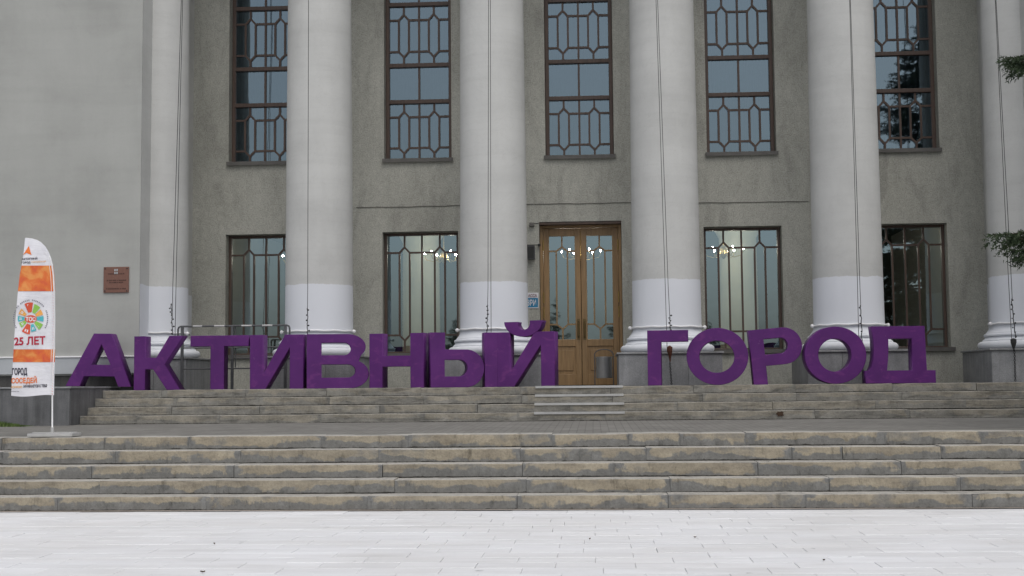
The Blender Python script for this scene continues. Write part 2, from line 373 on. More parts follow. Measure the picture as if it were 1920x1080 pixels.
vis = sorted([s for s in spots if s[2]], key=lambda s: s[1])[:300]; vs = set(vis)
for x, y, _ in vis:
    o = link('paving_tile', random.choice(tile_me), plaza, (x, y, random.uniform(-.0018, .0018)))
    o.rotation_euler = (random.gauss(0, .0016), random.gauss(0, .0012), random.gauss(0, .0015))
rest = MB()
for s in spots:
    if s in vs: continue
    x, y, _ = s; a, b = TW / 2 - .0022, TD / 2 - .0022; dz = random.uniform(-.0018, .0018)
    rest.box(x - a, x + a, y - b, y + b, -.03, dz)
kind(rest.build('distant_paving', M['tile'], plaza), 'stuff')

kb = MB(); kb.face([(-20, 14.865, .004), (20, 14.95, .004), (20, 15.08, .004), (-20, 15.08, .004)])
kind(kb.build('kerb_strip', M['kerb']), 'structure')

def block_mesh(L, D, h):
    """one step block: bevelled nose, ragged along its length; origin at the middle of its lower front edge"""
    n = max(3, int(L / .22)); mb = MB(); prof = [(.012, 0), (.002, .010), (0, h - .010), (.003, h - .003), (.010, h), (D, h)]
    for i in range(n + 1):
        x = -L / 2 + L * i / n; j = random.gauss(0, .0022); k = random.gauss(0, .0012)
        ch = random.choice((0, 0, 0, 0, 0, 0, .010, .018)) if 0 < i < n else random.choice((0, 0, .006, .018))
        for q, (yy, zz) in enumerate(prof):
            e = ch if q in (2, 3) else (ch * .5 if q == 4 else 0)
            mb.v.append((x, yy + (j if q < 4 else 0) + e, zz + (k if q > 1 else 0) - (e * .6 if q in (2, 3, 4) else 0)))
    P = len(prof)
    for i in range(n):
        for q in range(P - 1):
            a = i * P + q; mb.f.append((a, a + P, a + P + 1, a + 1)); mb.m.append(0)
    mb.f.append(tuple(range(P))); mb.m.append(0); mb.f.append(tuple(reversed(range(n * P, n * P + P)))); mb.m.append(0)
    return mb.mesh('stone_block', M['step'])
def flight(name, n, yf, yb, zf, zb, xa, xb, joints, core_y):
    root = MB(); r = (zb - zf) / n; t = (yb - yf) / (n - 1)
    for i in range(n - 1): root.box(xa, xb, yf + i * t + .06, core_y, zf + i * r - .02, zf + (i + 1) * r - .012)
    root.box(xa, xb, yf + (n - 1) * t + .06, core_y, zf + (n - 1) * r - .02, zb - .012)
    o = kind(root.build(name, M['core']), 'structure')
    for i in range(n):
        yy, z = yf + i * t, zf + i * r
        xs = [at(px, 700, yy).x for px in joints[i]]
        xs = [x for x in xs if xa + .3 < x < xb - .3]
        x = xs[0] if xs else xa + 1
        while x - xa > 2.1: x -= random.uniform(1.3, 1.9); xs.insert(0, x)
        x = xs[-1]
        while xb - x > 2.1: x += random.uniform(1.3, 1.9); xs.append(x)
        xs = [xa] + xs + [xb]
        for a, b in zip(xs, xs[1:]):
            L = b - a - random.choice((.0015, .002, .003, .009))
            bo = link('stone_block', block_mesh(L, t + .12 if i < n - 1 else .42, r), o, ((a + b) / 2, yy + random.gauss(0, .005), z + random.gauss(0, .002)))
            bo.rotation_euler = (0, random.gauss(0, .0012), random.gauss(0, .0015))
    return o
LOWJ = [[112, 388, 689, 967, 1249, 1505, 1815], [190, 455, 739, 985, 1253, 1549, 1794], [175, 440, 717, 978, 1150, 1417, 1685],
        [219, 452, 709, 974, 1209, 1481, 1576, 1759], [197, 355, 602, 765, 1034, 1177, 1273, 1396, 1655, 1836]]
UPJ = [[412, 602, 788, 970, 1134, 1331, 1526, 1704], [322, 487, 712, 895, 1068, 1270, 1447, 1640, 1810], [330, 486, 618, 793, 978, 1148, 1316, 1492, 1690],
       [303, 461, 612, 789, 975, 1144, 1300, 1491, 1672, 1830]]
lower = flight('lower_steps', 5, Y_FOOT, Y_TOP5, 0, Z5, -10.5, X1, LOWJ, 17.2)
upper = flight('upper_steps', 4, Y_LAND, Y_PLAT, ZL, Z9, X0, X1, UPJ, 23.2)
ld = MB(); ld.face([(-16, Y_TOP5 + .30, Z5 - .004), (X1, Y_TOP5 + .30, Z5 - .004), (X1, Y_LAND + .1, ZL + .002), (-16, Y_LAND + .1, ZL + .002)])
ld.face([(-16, Y_TOP5 + .30, Z5 - .05), (-16, Y_LAND + .1, Z5 - .05), (X1, Y_LAND + .1, Z5 - .05), (X1, Y_TOP5 + .30, Z5 - .05)])
kind(ld.build('landing', M['pavers']), 'structure')
pf = MB(); pf.box(-8.19, 14, Y_PLAT + .40, YW + .3, Z9 - .5, Z9 - .003)
kind(pf.build('platform', M['pavers']), 'structure')
# aluminium nosings and rubber mats on the upper flight before the door
r4 = (Z9 - ZL) / 4; t4 = (Y_PLAT - Y_LAND) / 3
for i, (pa, pb) in enumerate(((1001, 1171), (1002, 1170), (1003, 1169), (1004, 1168))):
    yy = Y_LAND + i * t4 - .012; zt = ZL + (i + 1) * r4 + .004; xa, xb = at(pa, 740, yy).x, at(pb, 740, yy).x
    mb = MB(); mb.box(xa, xb, yy, yy + .07, zt, zt + .006); mb.box(xa, xb, yy - .006, yy, zt - .032, zt + .006)
    mb.build('nosing_strip', M['alu'], upper)

# rust stain left by a broken-off fitting on the first riser of the upper flight
q = at(1463, 776, Y_LAND - .014); mb = MB()
mb.v = [(q.x, q.y, q.z)] + [(q.x + random.uniform(.035, .085) * math.cos(a * .52), q.y, q.z + random.uniform(.025, .05) * math.sin(a * .52)) for a in range(12)]; mb.f = [(0, 1 + (k + 1) % 12, 1 + k) for k in range(12)]; mb.m = [0] * 12
mb.build('rusty_plate', M['stain'], upper)

# cheek wall on the left that the steps run against
ck = empty('cheek_wall', (-10, 20.7, ZL - .03)); tag(ck, 'dark grey granite cheek wall at the left end of the upper steps', 'wall')
def rel(o): return o.location
def cbox(name, m, par, x0, x1, y0, y1, z0, z1, bv=.006):
    mb = MB(); l = par.location; mb.box(x0 - l.x, x1 - l.x, y0 - l.y, y1 - l.y, z0 - l.z, z1 - l.z)
    o = mb.build(name, m, par)
    if bv: bevel(o, bv)
    return o
cbox('core', M['core'], ck, -15.9, X0 - .03, 20.74, 22.9, ZL - .1, 1.425, 0)
xs = [-15.95, -14.3, -12.7, -11.1, -9.62, -8.2 + .008]
for a, b in zip(xs, xs[1:]): cbox('slab', M['cheek'], ck, a, b - .006, 20.7, 20.735, ZL - .03, 1.42, .004)
cbox('slab', M['cheek'], ck, X0 - .032, X0 - .002, 20.738, 22.92, ZL - .03, 1.42, .004)
cbox('coping', M['granite'], ck, -15.96, X0 + .012, 20.68, 22.93, 1.424, 1.455, .008)
# bed at the right end with its retaining wall
bd = empty('planting_bed_wall', (8.2, 15, 0)); tag(bd, 'low grey granite wall round the planting bed right of the steps', 'wall')
cbox('slab', M['cheek'], bd, X1 + .01, X1 + .3, 14.95, 22.2, -.02, 1.0)
cbox('slab', M['cheek'], bd, X1 + .31, 16, 14.95, 15.25, -.02, 1.0)
sb = MB(); sb.box(X1 + .31, 16, 15.26, 26, 0, .86); kind(sb.build('bed_soil', M['soil']), 'structure')

# ------------------------------------------------------------------ the building
B = empty('civic_building', (0, 26, Z9 - .01)); tag(B, 'columned public building with grey stucco front, tall latticed windows and pale wing', 'building')
BL = B.location
def part(name, mb, mats, parent=B, smooth=False):
    """mb is in world coordinates; the part's origin stays at the building's"""
    base = parent; off = Vector((0, 0, 0))
    while base is not None: off += base.location; base = base.parent
    mb.v = [(x - off.x, y - off.y, z - off.z) for x, y, z in mb.v]
    return mb.build(name, mats, parent, smooth)
LWX = (-6.405, -3.208, 3.205, 6.41)          # lower windows
UWX = (-6.44, -3.25, 0.01, 3.222, 6.40)      # upper windows
LW, UW = 1.53, 1.37
holes = [(x - LW / 2, x + LW / 2, 2.06, 4.51) for x in LWX] + [(x - UW / 2, x + UW / 2, 5.98, 11.4) for x in UWX] + [(-.82, .82, 1.30, 4.662)]
xc = sorted({-9.2, 9.2} | {h[0] for h in holes} | {h[1] for h in holes}); zc = sorted({1.2, 12.6} | {h[2] for h in holes} | {h[3] for h in holes})
w = MB(); TH = .55
for a, b in zip(xc, xc[1:]):
    for c, d in zip(zc, zc[1:]):
        if any(h[0] - 1e-4 <= a and b <= h[1] + 1e-4 and h[2] - 1e-4 <= c and d <= h[3] + 1e-4 for h in holes): continue
        w.face([(a, YW, c), (b, YW, c), (b, YW, d), (a, YW, d)]); w.face([(b, YW + TH, c), (a, YW + TH, c), (a, YW + TH, d), (b, YW + TH, d)])
for a, b, c, d in holes:
    w.face([(a, YW, c), (a, YW, d), (a, YW + TH, d), (a, YW + TH, c)]); w.face([(b, YW, d), (b, YW, c), (b, YW + TH, c), (b, YW + TH, d)])
    w.face([(a, YW, d), (b, YW, d), (b, YW + TH, d), (a, YW + TH, d)]); w.face([(b, YW, c), (a, YW, c), (a, YW + TH, c), (b, YW + TH, c)])
part('front_wall', w, M['stucco'])
# thin service cable along the wall between the storeys
for xa, xb, za, zb in ((-4.5, -2.0, 5.02, 5.03), (-1.25, 1.2, 5.028, 5.02), (1.95, 4.5, 5.0, 4.985)):
    mb = MB(); n = 14; mb.tube([(xa + (xb - xa) * i / n, YW - .012, za + (zb - za) * i / n - .01 * math.sin(math.pi * (i / n)) + random.gauss(0, .004)) for i in range(n + 1)], .006, 6)
    part('wall_cable', mb, M['cable_grey'])

# lattice pattern of one window section: two halves, each with an elongated hexagon
def section(x0, x1, z0, z1, sh_t, ap_t, sh_b, ap_b, hx0, hx1):
    """panes (polygons) and bars (segments) in the x,z plane; fractions measured from the top"""
    panes, bars = [], []; H = z1 - z0; mid = (x0 + x1) / 2; Z = lambda f: z1 - H * f
    bars.append(((mid, z0), (mid, z1)))
    for a, b in ((x0, mid), (mid, x1)):
        W = b - a; l, r, c = a + W * hx0, a + W * hx1, a + W * (hx0 + hx1) / 2
        st, pt, sb_, pb = Z(sh_t), Z(ap_t), Z(sh_b), Z(ap_b)
        panes += [[(a, st), (l, st), (c, pt), (c, z1), (a, z1)], [(c, pt), (r, st), (b, st), (b, z1), (c, z1)], [(a, sb_), (l, sb_), (l, st), (a, st)],
                  [(l, sb_), (c, pb), (r, sb_), (r, st), (c, pt), (l, st)], [(r, sb_), (b, sb_), (b, st), (r, st)],
                  [(a, z0), (c, z0), (c, pb), (l, sb_), (a, sb_)], [(c, z0), (b, z0), (b, sb_), (r, sb_), (c, pb)]]
        bars += [((a, st), (l, st)), ((r, st), (b, st)), ((l, st), (c, pt)), ((c, pt), (r, st)), ((c, pt), (c, z1)), ((l, sb_), (l, st)), ((r, sb_), (r, st)),
                 ((a, sb_), (l, sb_)), ((r, sb_), (b, sb_)), ((l, sb_), (c, pb)), ((c, pb), (r, sb_)), ((c, z0), (c, pb))]
    return panes, bars
def put_panes(panes, y, parent, mat):
    off = Vector((0, 0, 0)); q = parent
    while q is not None: off += q.location; q = q.parent
    for P in panes:
        cx = sum(p[0] for p in P) / len(P); cz = sum(p[1] for p in P) / len(P); mb = MB()
        mb.face([(x - cx, 0, z - cz) for x, z in P])
        o = mb.build('pane', mat, parent, loc=(cx - off.x, y - off.y, cz - off.z))
        o.rotation_euler = (random.gauss(0, .0028), 0, random.gauss(0, .0028))
def window(x, wd, z0, z1, secs, fr, bar_w, glass, sill_z, sill_w):
    """secs: list of (za, zb, kind) from the bottom up"""
    yf = YW + .27; x0, x1 = x - wd / 2 + .004, x + wd / 2 - .004
    f = MB()
    f.box(x0, x0 + fr, yf - .05, yf + .06, z0, z1); f.box(x1 - fr, x1, yf - .05, yf + .06, z0, z1)
    f.box(x0 + fr, x1 - fr, yf - .05, yf + .06, z0, z0 + .05); f.box(x0 + fr, x1 - fr, yf - .05, yf + .06, z1 - .05, z1 - .003)
    root = part('window', f, M['frame']); bevel(root, .006)
    lat = MB()
    for i, (za, zb, kd) in enumerate(secs):
        if i:
            t = MB(); t.box(x0 + fr - .01, x1 - fr + .01, yf - .058, yf + .05, za - .045, za + .035); bevel(part('transom', t, M['frame'], root), .006)
        a, b = x0 + fr - .012, x1 - fr + .012; lo = za + (.036 if i else .03); hi = zb - .045
        if kd == 'plain': pn = [[(a, lo), (x, lo), (x, hi), (a, hi)], [(x, lo), (b, lo), (b, hi), (x, hi)]]; br = [((x, lo), (x, hi))]
        else: pn, br = section(a, b, lo, hi, *kd)
        put_panes(pn, yf + .01, root, glass)
        for p, q in br: lat.bar((p[0], yf, p[1]), (q[0], yf, q[1]), bar_w, .035 + random.uniform(0, .004))
    part('glazing_bars', lat, M['frame'], root)
    s = MB(); s.box(x - sill_w / 2, x + sill_w / 2, YW - .07, yf - .052, sill_z - .035, sill_z); s.box(x - sill_w / 2 + .002, x + sill_w / 2 - .002, YW - .07, YW - .06, sill_z - .075, sill_z - .036)
    part('sill', s, M['sill'], root)
LOWPAT = (.147, .100, .852, .897, .36, .65); UPPAT = (.236, .139, .79, .885, .325, .66)
for x in LWX: window(x, LW, 2.06, 4.505, [(2.06, 4.505, LOWPAT)], .055, .036, M['glass'], 2.075, LW + .14)
for x in UWX: window(x, UW, 5.985, 11.395, [(5.985, 7.21, UPPAT), (7.21, 7.965, 'plain'), (7.965, 9.235, UPPAT), (9.235, 9.99, 'plain'), (9.99, 11.395, UPPAT)], .075, .040, M['glass_up'], 5.99, UW + .06)

# door: dark outer casing, two varnished leaves
dc = MB(); yd = YW + .30
dc.box(-.818, -.752, yd - .08, yd + .10, Z9, 4.655); dc.box(.752, .818, yd - .08, yd + .10, Z9, 4.655); dc.box(-.752, .752, yd - .08, yd + .10, 4.56, 4.655)
casing = part('door_casing', dc, M['door']); bevel(casing, .008)
lt = MB(); lt.box(-.815, .815, YW + .02, yd - .085, 4.61, 4.658); part('lintel_board', lt, M['frame'])
for s in (-1, 1):
    a, b = (-.748, -.004) if s < 0 else (.004, .748); z0, z1 = Z9 + .02, 4.555; st = .115; gb, gt = 2.32, 4.40
    lf = MB(); lf.box(a, a + st, yd - .03, yd + .03, z0, z1); lf.box(b - st, b, yd - .03, yd + .03, z0, z1)
    lf.box(a + st, b - st, yd - .03, yd + .03, gt, z1); lf.box(a + st, b - st, yd - .03, yd + .03, gb - .14, gb); lf.box(a + st, b - st, yd - .03, yd + .03, z0, z0 + .22)
    leaf = part('door_leaf', lf, M['door']); bevel(leaf, .007)
    pn = MB(); pn.box(a + st - .002, b - st + .002, yd - .008, yd + .012, z0 + .215, gb - .135); pn.box(a + st + .05, b - st - .05, yd - .024, yd - .009, z0 + .29, gb - .21)
    bevel(part('panel', pn, M['door'], leaf), .01)
    # one hexagon per leaf
    A, Bx = a + st - .005, b - st + .005; W = Bx - A; l, r, c = A + W * .28, A + W * .71, A + W * .5; H = gt - gb; Z = lambda f: gt - H * f
    s1, p1, s2, p2 = Z(.14), Z(.105), Z(.855), Z(.90); s1 = Z(.145)
    panes = [[(A, s1), (l, s1), (c, p1), (c, gt), (A, gt)], [(c, p1), (r, s1), (Bx, s1), (Bx, gt), (c, gt)], [(A, s2), (l, s2), (l, s1), (A, s1)], [(l, s2), (c, p2), (r, s2), (r, s1), (c, p1), (l, s1)],
             [(r, s2), (Bx, s2), (Bx, s1), (r, s1)], [(A, gb), (c, gb), (c, p2), (l, s2), (A, s2)], [(c, gb), (Bx, gb), (Bx, s2), (r, s2), (c, p2)]]
    bars = [((A, s1), (l, s1)), ((r, s1), (Bx, s1)), ((l, s1), (c, p1)), ((c, p1), (r, s1)), ((c, p1), (c, gt)), ((l, s2), (l, s1)), ((r, s2), (r, s1)), ((A, s2), (l, s2)), ((r, s2), (Bx, s2)), ((l, s2), (c, p2)), ((c, p2), (r, s2)), ((c, gb), (c, p2))]
    put_panes(panes, yd + .008, leaf, M['glass'])
    lat = MB()
    for p, q in bars: lat.bar((p[0], yd - .002, p[1]), (q[0], yd - .002, q[1]), .030, .03 + random.uniform(0, .004))
    part('glazing_bars', lat, M['door'], leaf)
    hx = -.06 if s < 0 else .06
    h = MB(); h.tube([(hx, yd - .03, 2.36), (hx, yd - .085, 2.38), (hx, yd - .085, 2.66), (hx, yd - .03, 2.68)], .013, 8); h.box(hx - .03, hx + .03, yd - .036, yd - .031, 2.31, 2.73)
    part('handle', h, M['brass'], leaf)
for zz in (2.75, 3.05, 4.1):
    for s in (-1, 1):
        h = MB(); h.tube([(s * .75, yd - .088, zz), (s * .75, yd - .088, zz + .22)], .014, 8); part('hinge', h, M['gilt'], casing)

# columns on granite pedestals
prof = [(.70, 1.97)]
def tor(rc, zc, a, b, n=10): return [(rc + a * math.cos(t), zc + b * math.sin(t)) for t in [(-math.pi / 2) + math.pi * i / n for i in range(n + 1)]]
base_prof = [(.40, 1.9705)] + tor(.775, 2.045, .075, .072) + [(.765, 2.12), (.765, 2.135)] + [(.765 - .045 * math.sin(math.pi / 2 * i / 5), 2.135 + .055 * i / 5) for i in range(1, 6)] + \
            [(.735, 2.195)] + tor(.712, 2.225, .028, .028, 6) + [(.70, 2.258), (.70, 2.268)] + [(.70 - .072 * math.sin(math.pi / 2 * i / 6), 2.268 + .13 * i / 6) for i in range(1, 7)] + [(.40, 2.399)]
shaft = [(.40, 2.395), (.632, 2.395)] + [(.628 - .006 * (z - 2.4) / .9, z) for z in (2.42, 2.8, 3.3)] + [(.622 - .055 * ((z - 3.3) / 8.6) ** 1.25, z) for z in np.linspace(3.6, 11.9, 16)] + [(.40, 11.9)]
cap_prof = [(.40, 11.88), (.60, 11.88)] + tor(.59, 11.93, .04, .04, 6) + [(.575, 11.99), (.575, 12.1), (.62, 12.15), (.72, 12.28), (.40, 12.285)]
for i, cx in enumerate(COLX):
    mb = MB(); mb.lathe(shaft, cx, YC, 72); c = part('column', mb, M['column'], B, True)
    mb = MB(); mb.lathe(base_prof, cx, YC, 72); o = part('column_base', mb, M['column'], c, True); smooth_by_angle(o)
    mb = MB(); mb.lathe(cap_prof, cx, YC, 48); mb.box(cx - .78, cx + .78, YC - .78, YC + .78, 12.29, 12.42); part('capital', mb, M['entab'], c)
    rg = MB(); n = 40; rg.tube([(cx + .652 * math.cos(2 * math.pi * k / n), YC + .652 * math.sin(2 * math.pi * k / n), 2.43 + .006 * math.sin(k * 1.7)) for k in range(n + 1)], .017, 8)
    for s in (-1, 1): rg.blob((cx + s * .675, YC - .12, 2.43), .036)
    part('rope_ring', rg, M['white'], c, True)
    pm = MB(); pm.box(cx - .88, cx + .88, YC - .87, YC + .90, Z9 - .02, 1.93); ped = part('pedestal', pm, M['core'])
    q = [-.905, -.30, .31, .905]
    for a, b in zip(q, q[1:]):
        s = MB(); s.box(cx + a + .002, cx + b - .002, YC - .90, YC - .872, Z9, 1.935); bevel(part('slab', s, M['granite'], ped), .003)
    for sgn in (-1, 1):
        for a, b in ((-.869, .0), (.0, .89)):
            s = MB(); xa = cx + sgn * .88; s.box(min(xa, xa + sgn * .027), max(xa, xa + sgn * .027), YC + a + .002, YC + b - .002, Z9, 1.935); bevel(part('slab', s, M['granite'], ped), .003)
    s = MB(); s.box(cx - .935, cx + .935, YC - .93, YC + .92, 1.938, 1.970); bevel(part('cap_slab', s, M['granite'], ped), .006)

# entablature, portico ceiling and wings
e = MB(); e.box(-9.2, 9.2, YC - .72, YC + .72, 12.43, 14.2); e.box(-9.3, 9.3, YC - 1.2, YC + .9, 14.21, 14.6); part('entablature', e, M['entab'])
e = MB(); e.box(-9.2, 9.2, YC + .73, YW + .54, 12.61, 12.9); part('portico_ceiling', e, M['entab'])
WX = -7.862; WY = 22.95
for s in (-1, 1):
    wx = s * 7.862 if s < 0 else 7.90
    a, b = sorted((wx, s * 17.0))
    k = MB(); k.box(a, b, WY, 34, 1.66, 14.9); wing = part('wing_wall', k, M['wing'])
    # whitewashed return towards the column
    k = MB(); xr = wx - s * .003
    k.face([(xr, WY + .002, 1.66), (xr, 26, 1.66), (xr, 26, 12.4), (xr, WY + .002, 12.4)]); part('wing_return', k, M['column'], wing)
    k = MB(); a, b = sorted((wx - s * .012, s * 17.05)); k.box(a, b, WY - .055, 23.9, 1.69, 1.975)
    k.v += []; part('base_band', k, M['band'], wing)
    k = MB(); k.box(a - .01, b + .01, WY - .075, 23.85, 1.976, 2.005); bevel(part('band_moulding', k, M['white'], wing), .01)
    a, b = sorted((wx, s * 17.0)); k = MB(); k.box(a, b, WY + .05, 33.9, Z9 - .6, 1.655); part('plinth', k, M['plinth'], wing)

# hall behind the windows
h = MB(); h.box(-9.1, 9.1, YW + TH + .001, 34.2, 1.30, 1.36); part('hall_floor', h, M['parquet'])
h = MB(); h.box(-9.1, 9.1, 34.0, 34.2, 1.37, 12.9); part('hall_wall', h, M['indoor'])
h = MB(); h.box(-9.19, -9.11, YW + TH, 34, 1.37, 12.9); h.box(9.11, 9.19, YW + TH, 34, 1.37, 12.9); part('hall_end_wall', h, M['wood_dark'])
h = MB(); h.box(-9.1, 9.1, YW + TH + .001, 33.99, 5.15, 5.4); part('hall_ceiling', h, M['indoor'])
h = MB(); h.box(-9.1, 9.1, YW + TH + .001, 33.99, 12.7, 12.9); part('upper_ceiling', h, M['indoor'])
for x in (at(790, 550, 29.9).x, at(1385, 550, 29.9).x): 
    h = MB(); h.lathe([(.52, 1.365), (.52, 1.55), (.44, 1.6), (.42, 4.7), (.5, 4.85), (.62, 5.0), (.62, 5.148)], x, 29.9, 32); part('hall_pillar', h, M['cream'], B, True)
for x in UWX:
    h = MB(); n = 60
    for i in range(n):
        a, b = i / n, (i + 1) / n; xa, xb = x - .85 + 1.7 * a, x - .85 + 1.7 * b; ya, yb = (YW + TH + .13 + .035 * math.sin(q * 1.7 * 38 + x * 3) for q in (a, b))
        h.face([(xa, ya, 5.75), (xb, yb, 5.75), (xb, yb, 11.6), (xa, ya, 11.6)])
    part('curtain', h, M['curtain'], B, True)

# ------------------------------------------------------------------ the purple letters
def arc(cx, cy, rx, ry, a0, a1, n=14):
    return [(cx + rx * math.cos(math.radians(a0 + (a1 - a0) * i / n)), cy + ry * math.sin(math.radians(a0 + (a1 - a0) * i / n))) for i in range(n + 1)]
def curve_mesh(splines, depth, bev, mat, name):
    cu = bpy.data.curves.new(name, 'CURVE'); cu.dimensions = '2D'; cu.fill_mode = 'BOTH'; cu.extrude = depth / 2 - bev; cu.bevel_depth = bev; cu.bevel_resolution = 1; cu.offset = -bev
    for P in splines:
        sp = cu.splines.new('POLY'); sp.points.add(len(P) - 1); sp.use_cyclic_u = True
        for q, (x, y) in zip(sp.points, P): q.co = (x, y, 0, 1)
    t = bpy.data.objects.new(name, cu); COL.objects.link(t)
    me = bpy.data.meshes.new_from_object(t.evaluated_get(bpy.context.evaluated_depsgraph_get())); me.name = name
    bpy.data.objects.remove(t); bpy.data.curves.remove(cu)
    me.transform(Matrix.Rotation(math.radians(90), 4, 'X'))          # stand it up: x right, z up, front towards -y
    me.materials.clear(); me.materials.append(mat)
    return me
LH, LDEP = .935, .25
def rotpoly(P): return P
def letter(name, label, px0, px1, splines, units, rot=0.0, yf=22.42, z=None, tilt=0.0, h=LH, extra=None, dep=LDEP):
    """splines in (units of width, fraction of height); px0..px1 the front's width in the photo; rot > 0 shows more of the right side"""
    xa, xb = at(px0, 690, yf).x, at(px1, 690, yf).x
    k = (xb - xa) / units / math.cos(math.radians(rot)); W = units * k
    S = [[(x * k - W / 2, y * h) for x, y in P] for P in splines]
    me = curve_mesh(S, dep, .006, M['purple'], name)
    o = link(name, me); o.location = ((xa + xb) / 2 - math.sin(math.radians(rot)) * -dep / 2 * 1.0, yf + dep / 2, Z9 if z is None else z)
    o.rotation_euler = (0, math.radians(tilt), math.radians(-rot))
    tag(o, label, 'letter', 'purple block letters along the platform edge')
    if extra:
        E2 = [[(x * k - W / 2, y * h) for x, y in P] for P in extra[1]]
        c = link(extra[0], curve_mesh(E2, dep + .012, .006, M['purple'], extra[0]), o)
    return o
letter('letter_a', 'purple three-dimensional letter А, leftmost, standing on the granite coping', 123, 246,
       [[(0, 0), (27, 0), (34, .19), (91, .19), (99, 0), (123, 0), (83, 1), (50, 1)], [(65, .80), (83, .41), (47, .41)]], 123, 0, z=1.458, yf=22.36, tilt=1.2, h=.92)
letter('letter_ka', 'purple three-dimensional letter К between the letters А and Т', 250, 343,
       [[(0, 0), (22, 0), (22, .385), (37, .385), (64, 0), (90, 0), (59, .48), (94, 1), (68, 1), (43, .6), (22, .6), (22, 1), (0, 1)]], 94, 3, yf=22.30)
letter('letter_te', 'purple three-dimensional letter Т in front of the steel railing', 356.5, 466,
       [[(38, 0), (64, 0), (64, .80), (110, .80), (110, 1), (0, 1), (0, .80), (38, .80)]], 110, 0, yf=22.36)
letter('letter_i', 'purple three-dimensional letter И touching the letter В', 467.5, 569.5,
       [[(0, 0), (30, 0), (76, .76), (76, 0), (102, 0), (102, 1), (67, 1), (25, .27), (25, 1), (0, 1)]], 102, 4, yf=22.32)
bo = [(0, 0), (78, 0)] + arc(78, .265, 35, .265, -80, 62) + [(95, .515)] + arc(73, .765, 34, .235, -42, 90) + [(0, 1)]
letter('letter_ve', 'purple three-dimensional letter В standing before the second column', 577.5, 690,
       [bo, [(27, .61), (27, .84), (67, .84)] + arc(67, .725, 13, .115, 88, -88) + [(67, .61)], [(27, .20), (27, .44), (74, .44)] + arc(74, .32, 14, .12, 88, -88) + [(74, .20)]], 113, -12, yf=22.34)
letter('letter_en', 'purple three-dimensional letter Н below the window beside the second column', 690.5, 796,
       [[(0, 0), (26, 0), (26, .39), (80, .39), (80, 0), (106, 0), (106, 1), (80, 1), (80, .59), (26, .59), (26, 1), (0, 1)]], 106, 12, yf=22.30)
letter('letter_yery', 'purple three-dimensional letter Ы with its separate upright touching the Й', 809.5, 933,
       [[(0, 0), (66, 0)] + arc(66, .345, 33, .345, -85, 85) + [(27, .69), (27, 1), (0, 1)], [(26, .20), (26, .50), (54, .50)] + arc(54, .35, 14, .15, 88, -88) + [(54, .20)],
        [(100, 0), (125, 0), (125, 1), (100, 1)]], 125, -16, yf=22.30)
letter('letter_short_i', 'purple three-dimensional letter Й with a breve, just left of the door', 931.5, 1040.5,
       [[(0, 0), (32, 0), (83, .76), (83, 0), (109, 0), (109, 1), (72, 1), (25, .27), (25, 1), (0, 1)]], 109, 13, yf=22.34,
       extra=('breve', [[(14, 1.185)] + arc(50, 1.185, 36, .275, 186, 354, 16) + [(87, 1.205), (63, 1.205)] + arc(51, 1.17, 12, .135, 350, 190, 12) + [(40, 1.185)]]))
letter('letter_ghe', 'purple three-dimensional letter Г in front of the chain and granite pedestal', 1214.5, 1291,
       [[(0, 0), (26, 0), (26, .79), (76.5, .79), (76.5, 1), (0, 1)]], 76.5, 5, yf=22.36)
letter('letter_o', 'purple round three-dimensional letter О standing between the letters Г and Р', 1288, 1403,
       [arc(57.5, .5, 57.5, .505, 0, 354, 60), arc(56.5, .495, 32.5, .283, 0, 352, 44)], 115, 6, yf=22.36, h=.955, z=Z9 + .004)
pp = [(0, 0), (27, 0), (27, .345), (60, .345)] + arc(64, .6725, 35, .3275, -84, 86) + [(0, 1)]
letter('letter_er', 'purple three-dimensional letter Р leaning to the left', 1413, 1511,
       [pp, [(27, .545), (27, .82), (57, .82)] + arc(58, .6825, 14, .1375, 88, -88) + [(57, .545)]], 99, 0, yf=22.40, tilt=-4.6, h=.955)
letter('letter_o_wide', 'purple round three-dimensional letter О between the leaning Р and the Д', 1509, 1626,
       [arc(58.5, .5, 58.5, .505, 0, 354, 60), arc(57.5, .50, 31.5, .29, 0, 352, 44)], 117, -3, yf=22.34, h=.955, z=Z9 + .004)
letter('letter_de', 'purple three-dimensional letter Д, rightmost, with a wide foot', 1622, 1755,
       [[(0, 0), (134, 0), (134, .225), (117.5, .225), (115.5, 1), (14, 1), (16.5, .8), (17.5, .6), (16, .42), (12.5, .3), (8.5, .225), (0, .225)],
        [(45.5, .78), (90, .78), (90, .225), (41.5, .225), (44, .40), (45.5, .6)]], 134, -2, yf=22.30, h=.955)
mb = MB(); mb.box(-.10, .10, -.07, .07, 0, .052); o = mb.build('support_block', M['wire'], None, loc=(at(240, 731, 22.5).x, 22.5, Z9 + .001)); tag(o, 'small dark block wedged under the right foot of the letter А', 'block')

# ------------------------------------------------------------------ steel railing behind the letters
RY = 22.98; ra = empty('railing', (at(440, 700, RY).x, RY, Z9)); tag(ra, 'grey steel pipe railing between the first two columns behind the letter Т', 'railing')
def rp(px, py): p = at(px, py, RY); return p - ra.location
z_t = rp(440, 611).z; xl, xr_ = rp(333.5, 650).x, rp(543, 650).x
mb = MB(); rad = .05
mb.tube([(xl, 0, z_t - .36), (xl, 0, z_t - rad), (xl + .015, 0, z_t - .015), (xl + rad, 0, z_t), (xr_ - rad, 0, z_t), (xr_ - .015, 0, z_t - .015), (xr_, 0, z_t - rad), (xr_, 0, z_t - .36)], .016, 8); mb.build('top_rail', M['steel'], ra)
for a, b in ((362, 379), (402, 421), (453, 472), (492, 511)):
    mb = MB(); mb.tube([(rp(a, 610).x, 0, z_t), (rp(b, 610).x, 0, z_t)], .0175, 8); mb.build('tape_band', M['alu'], ra)
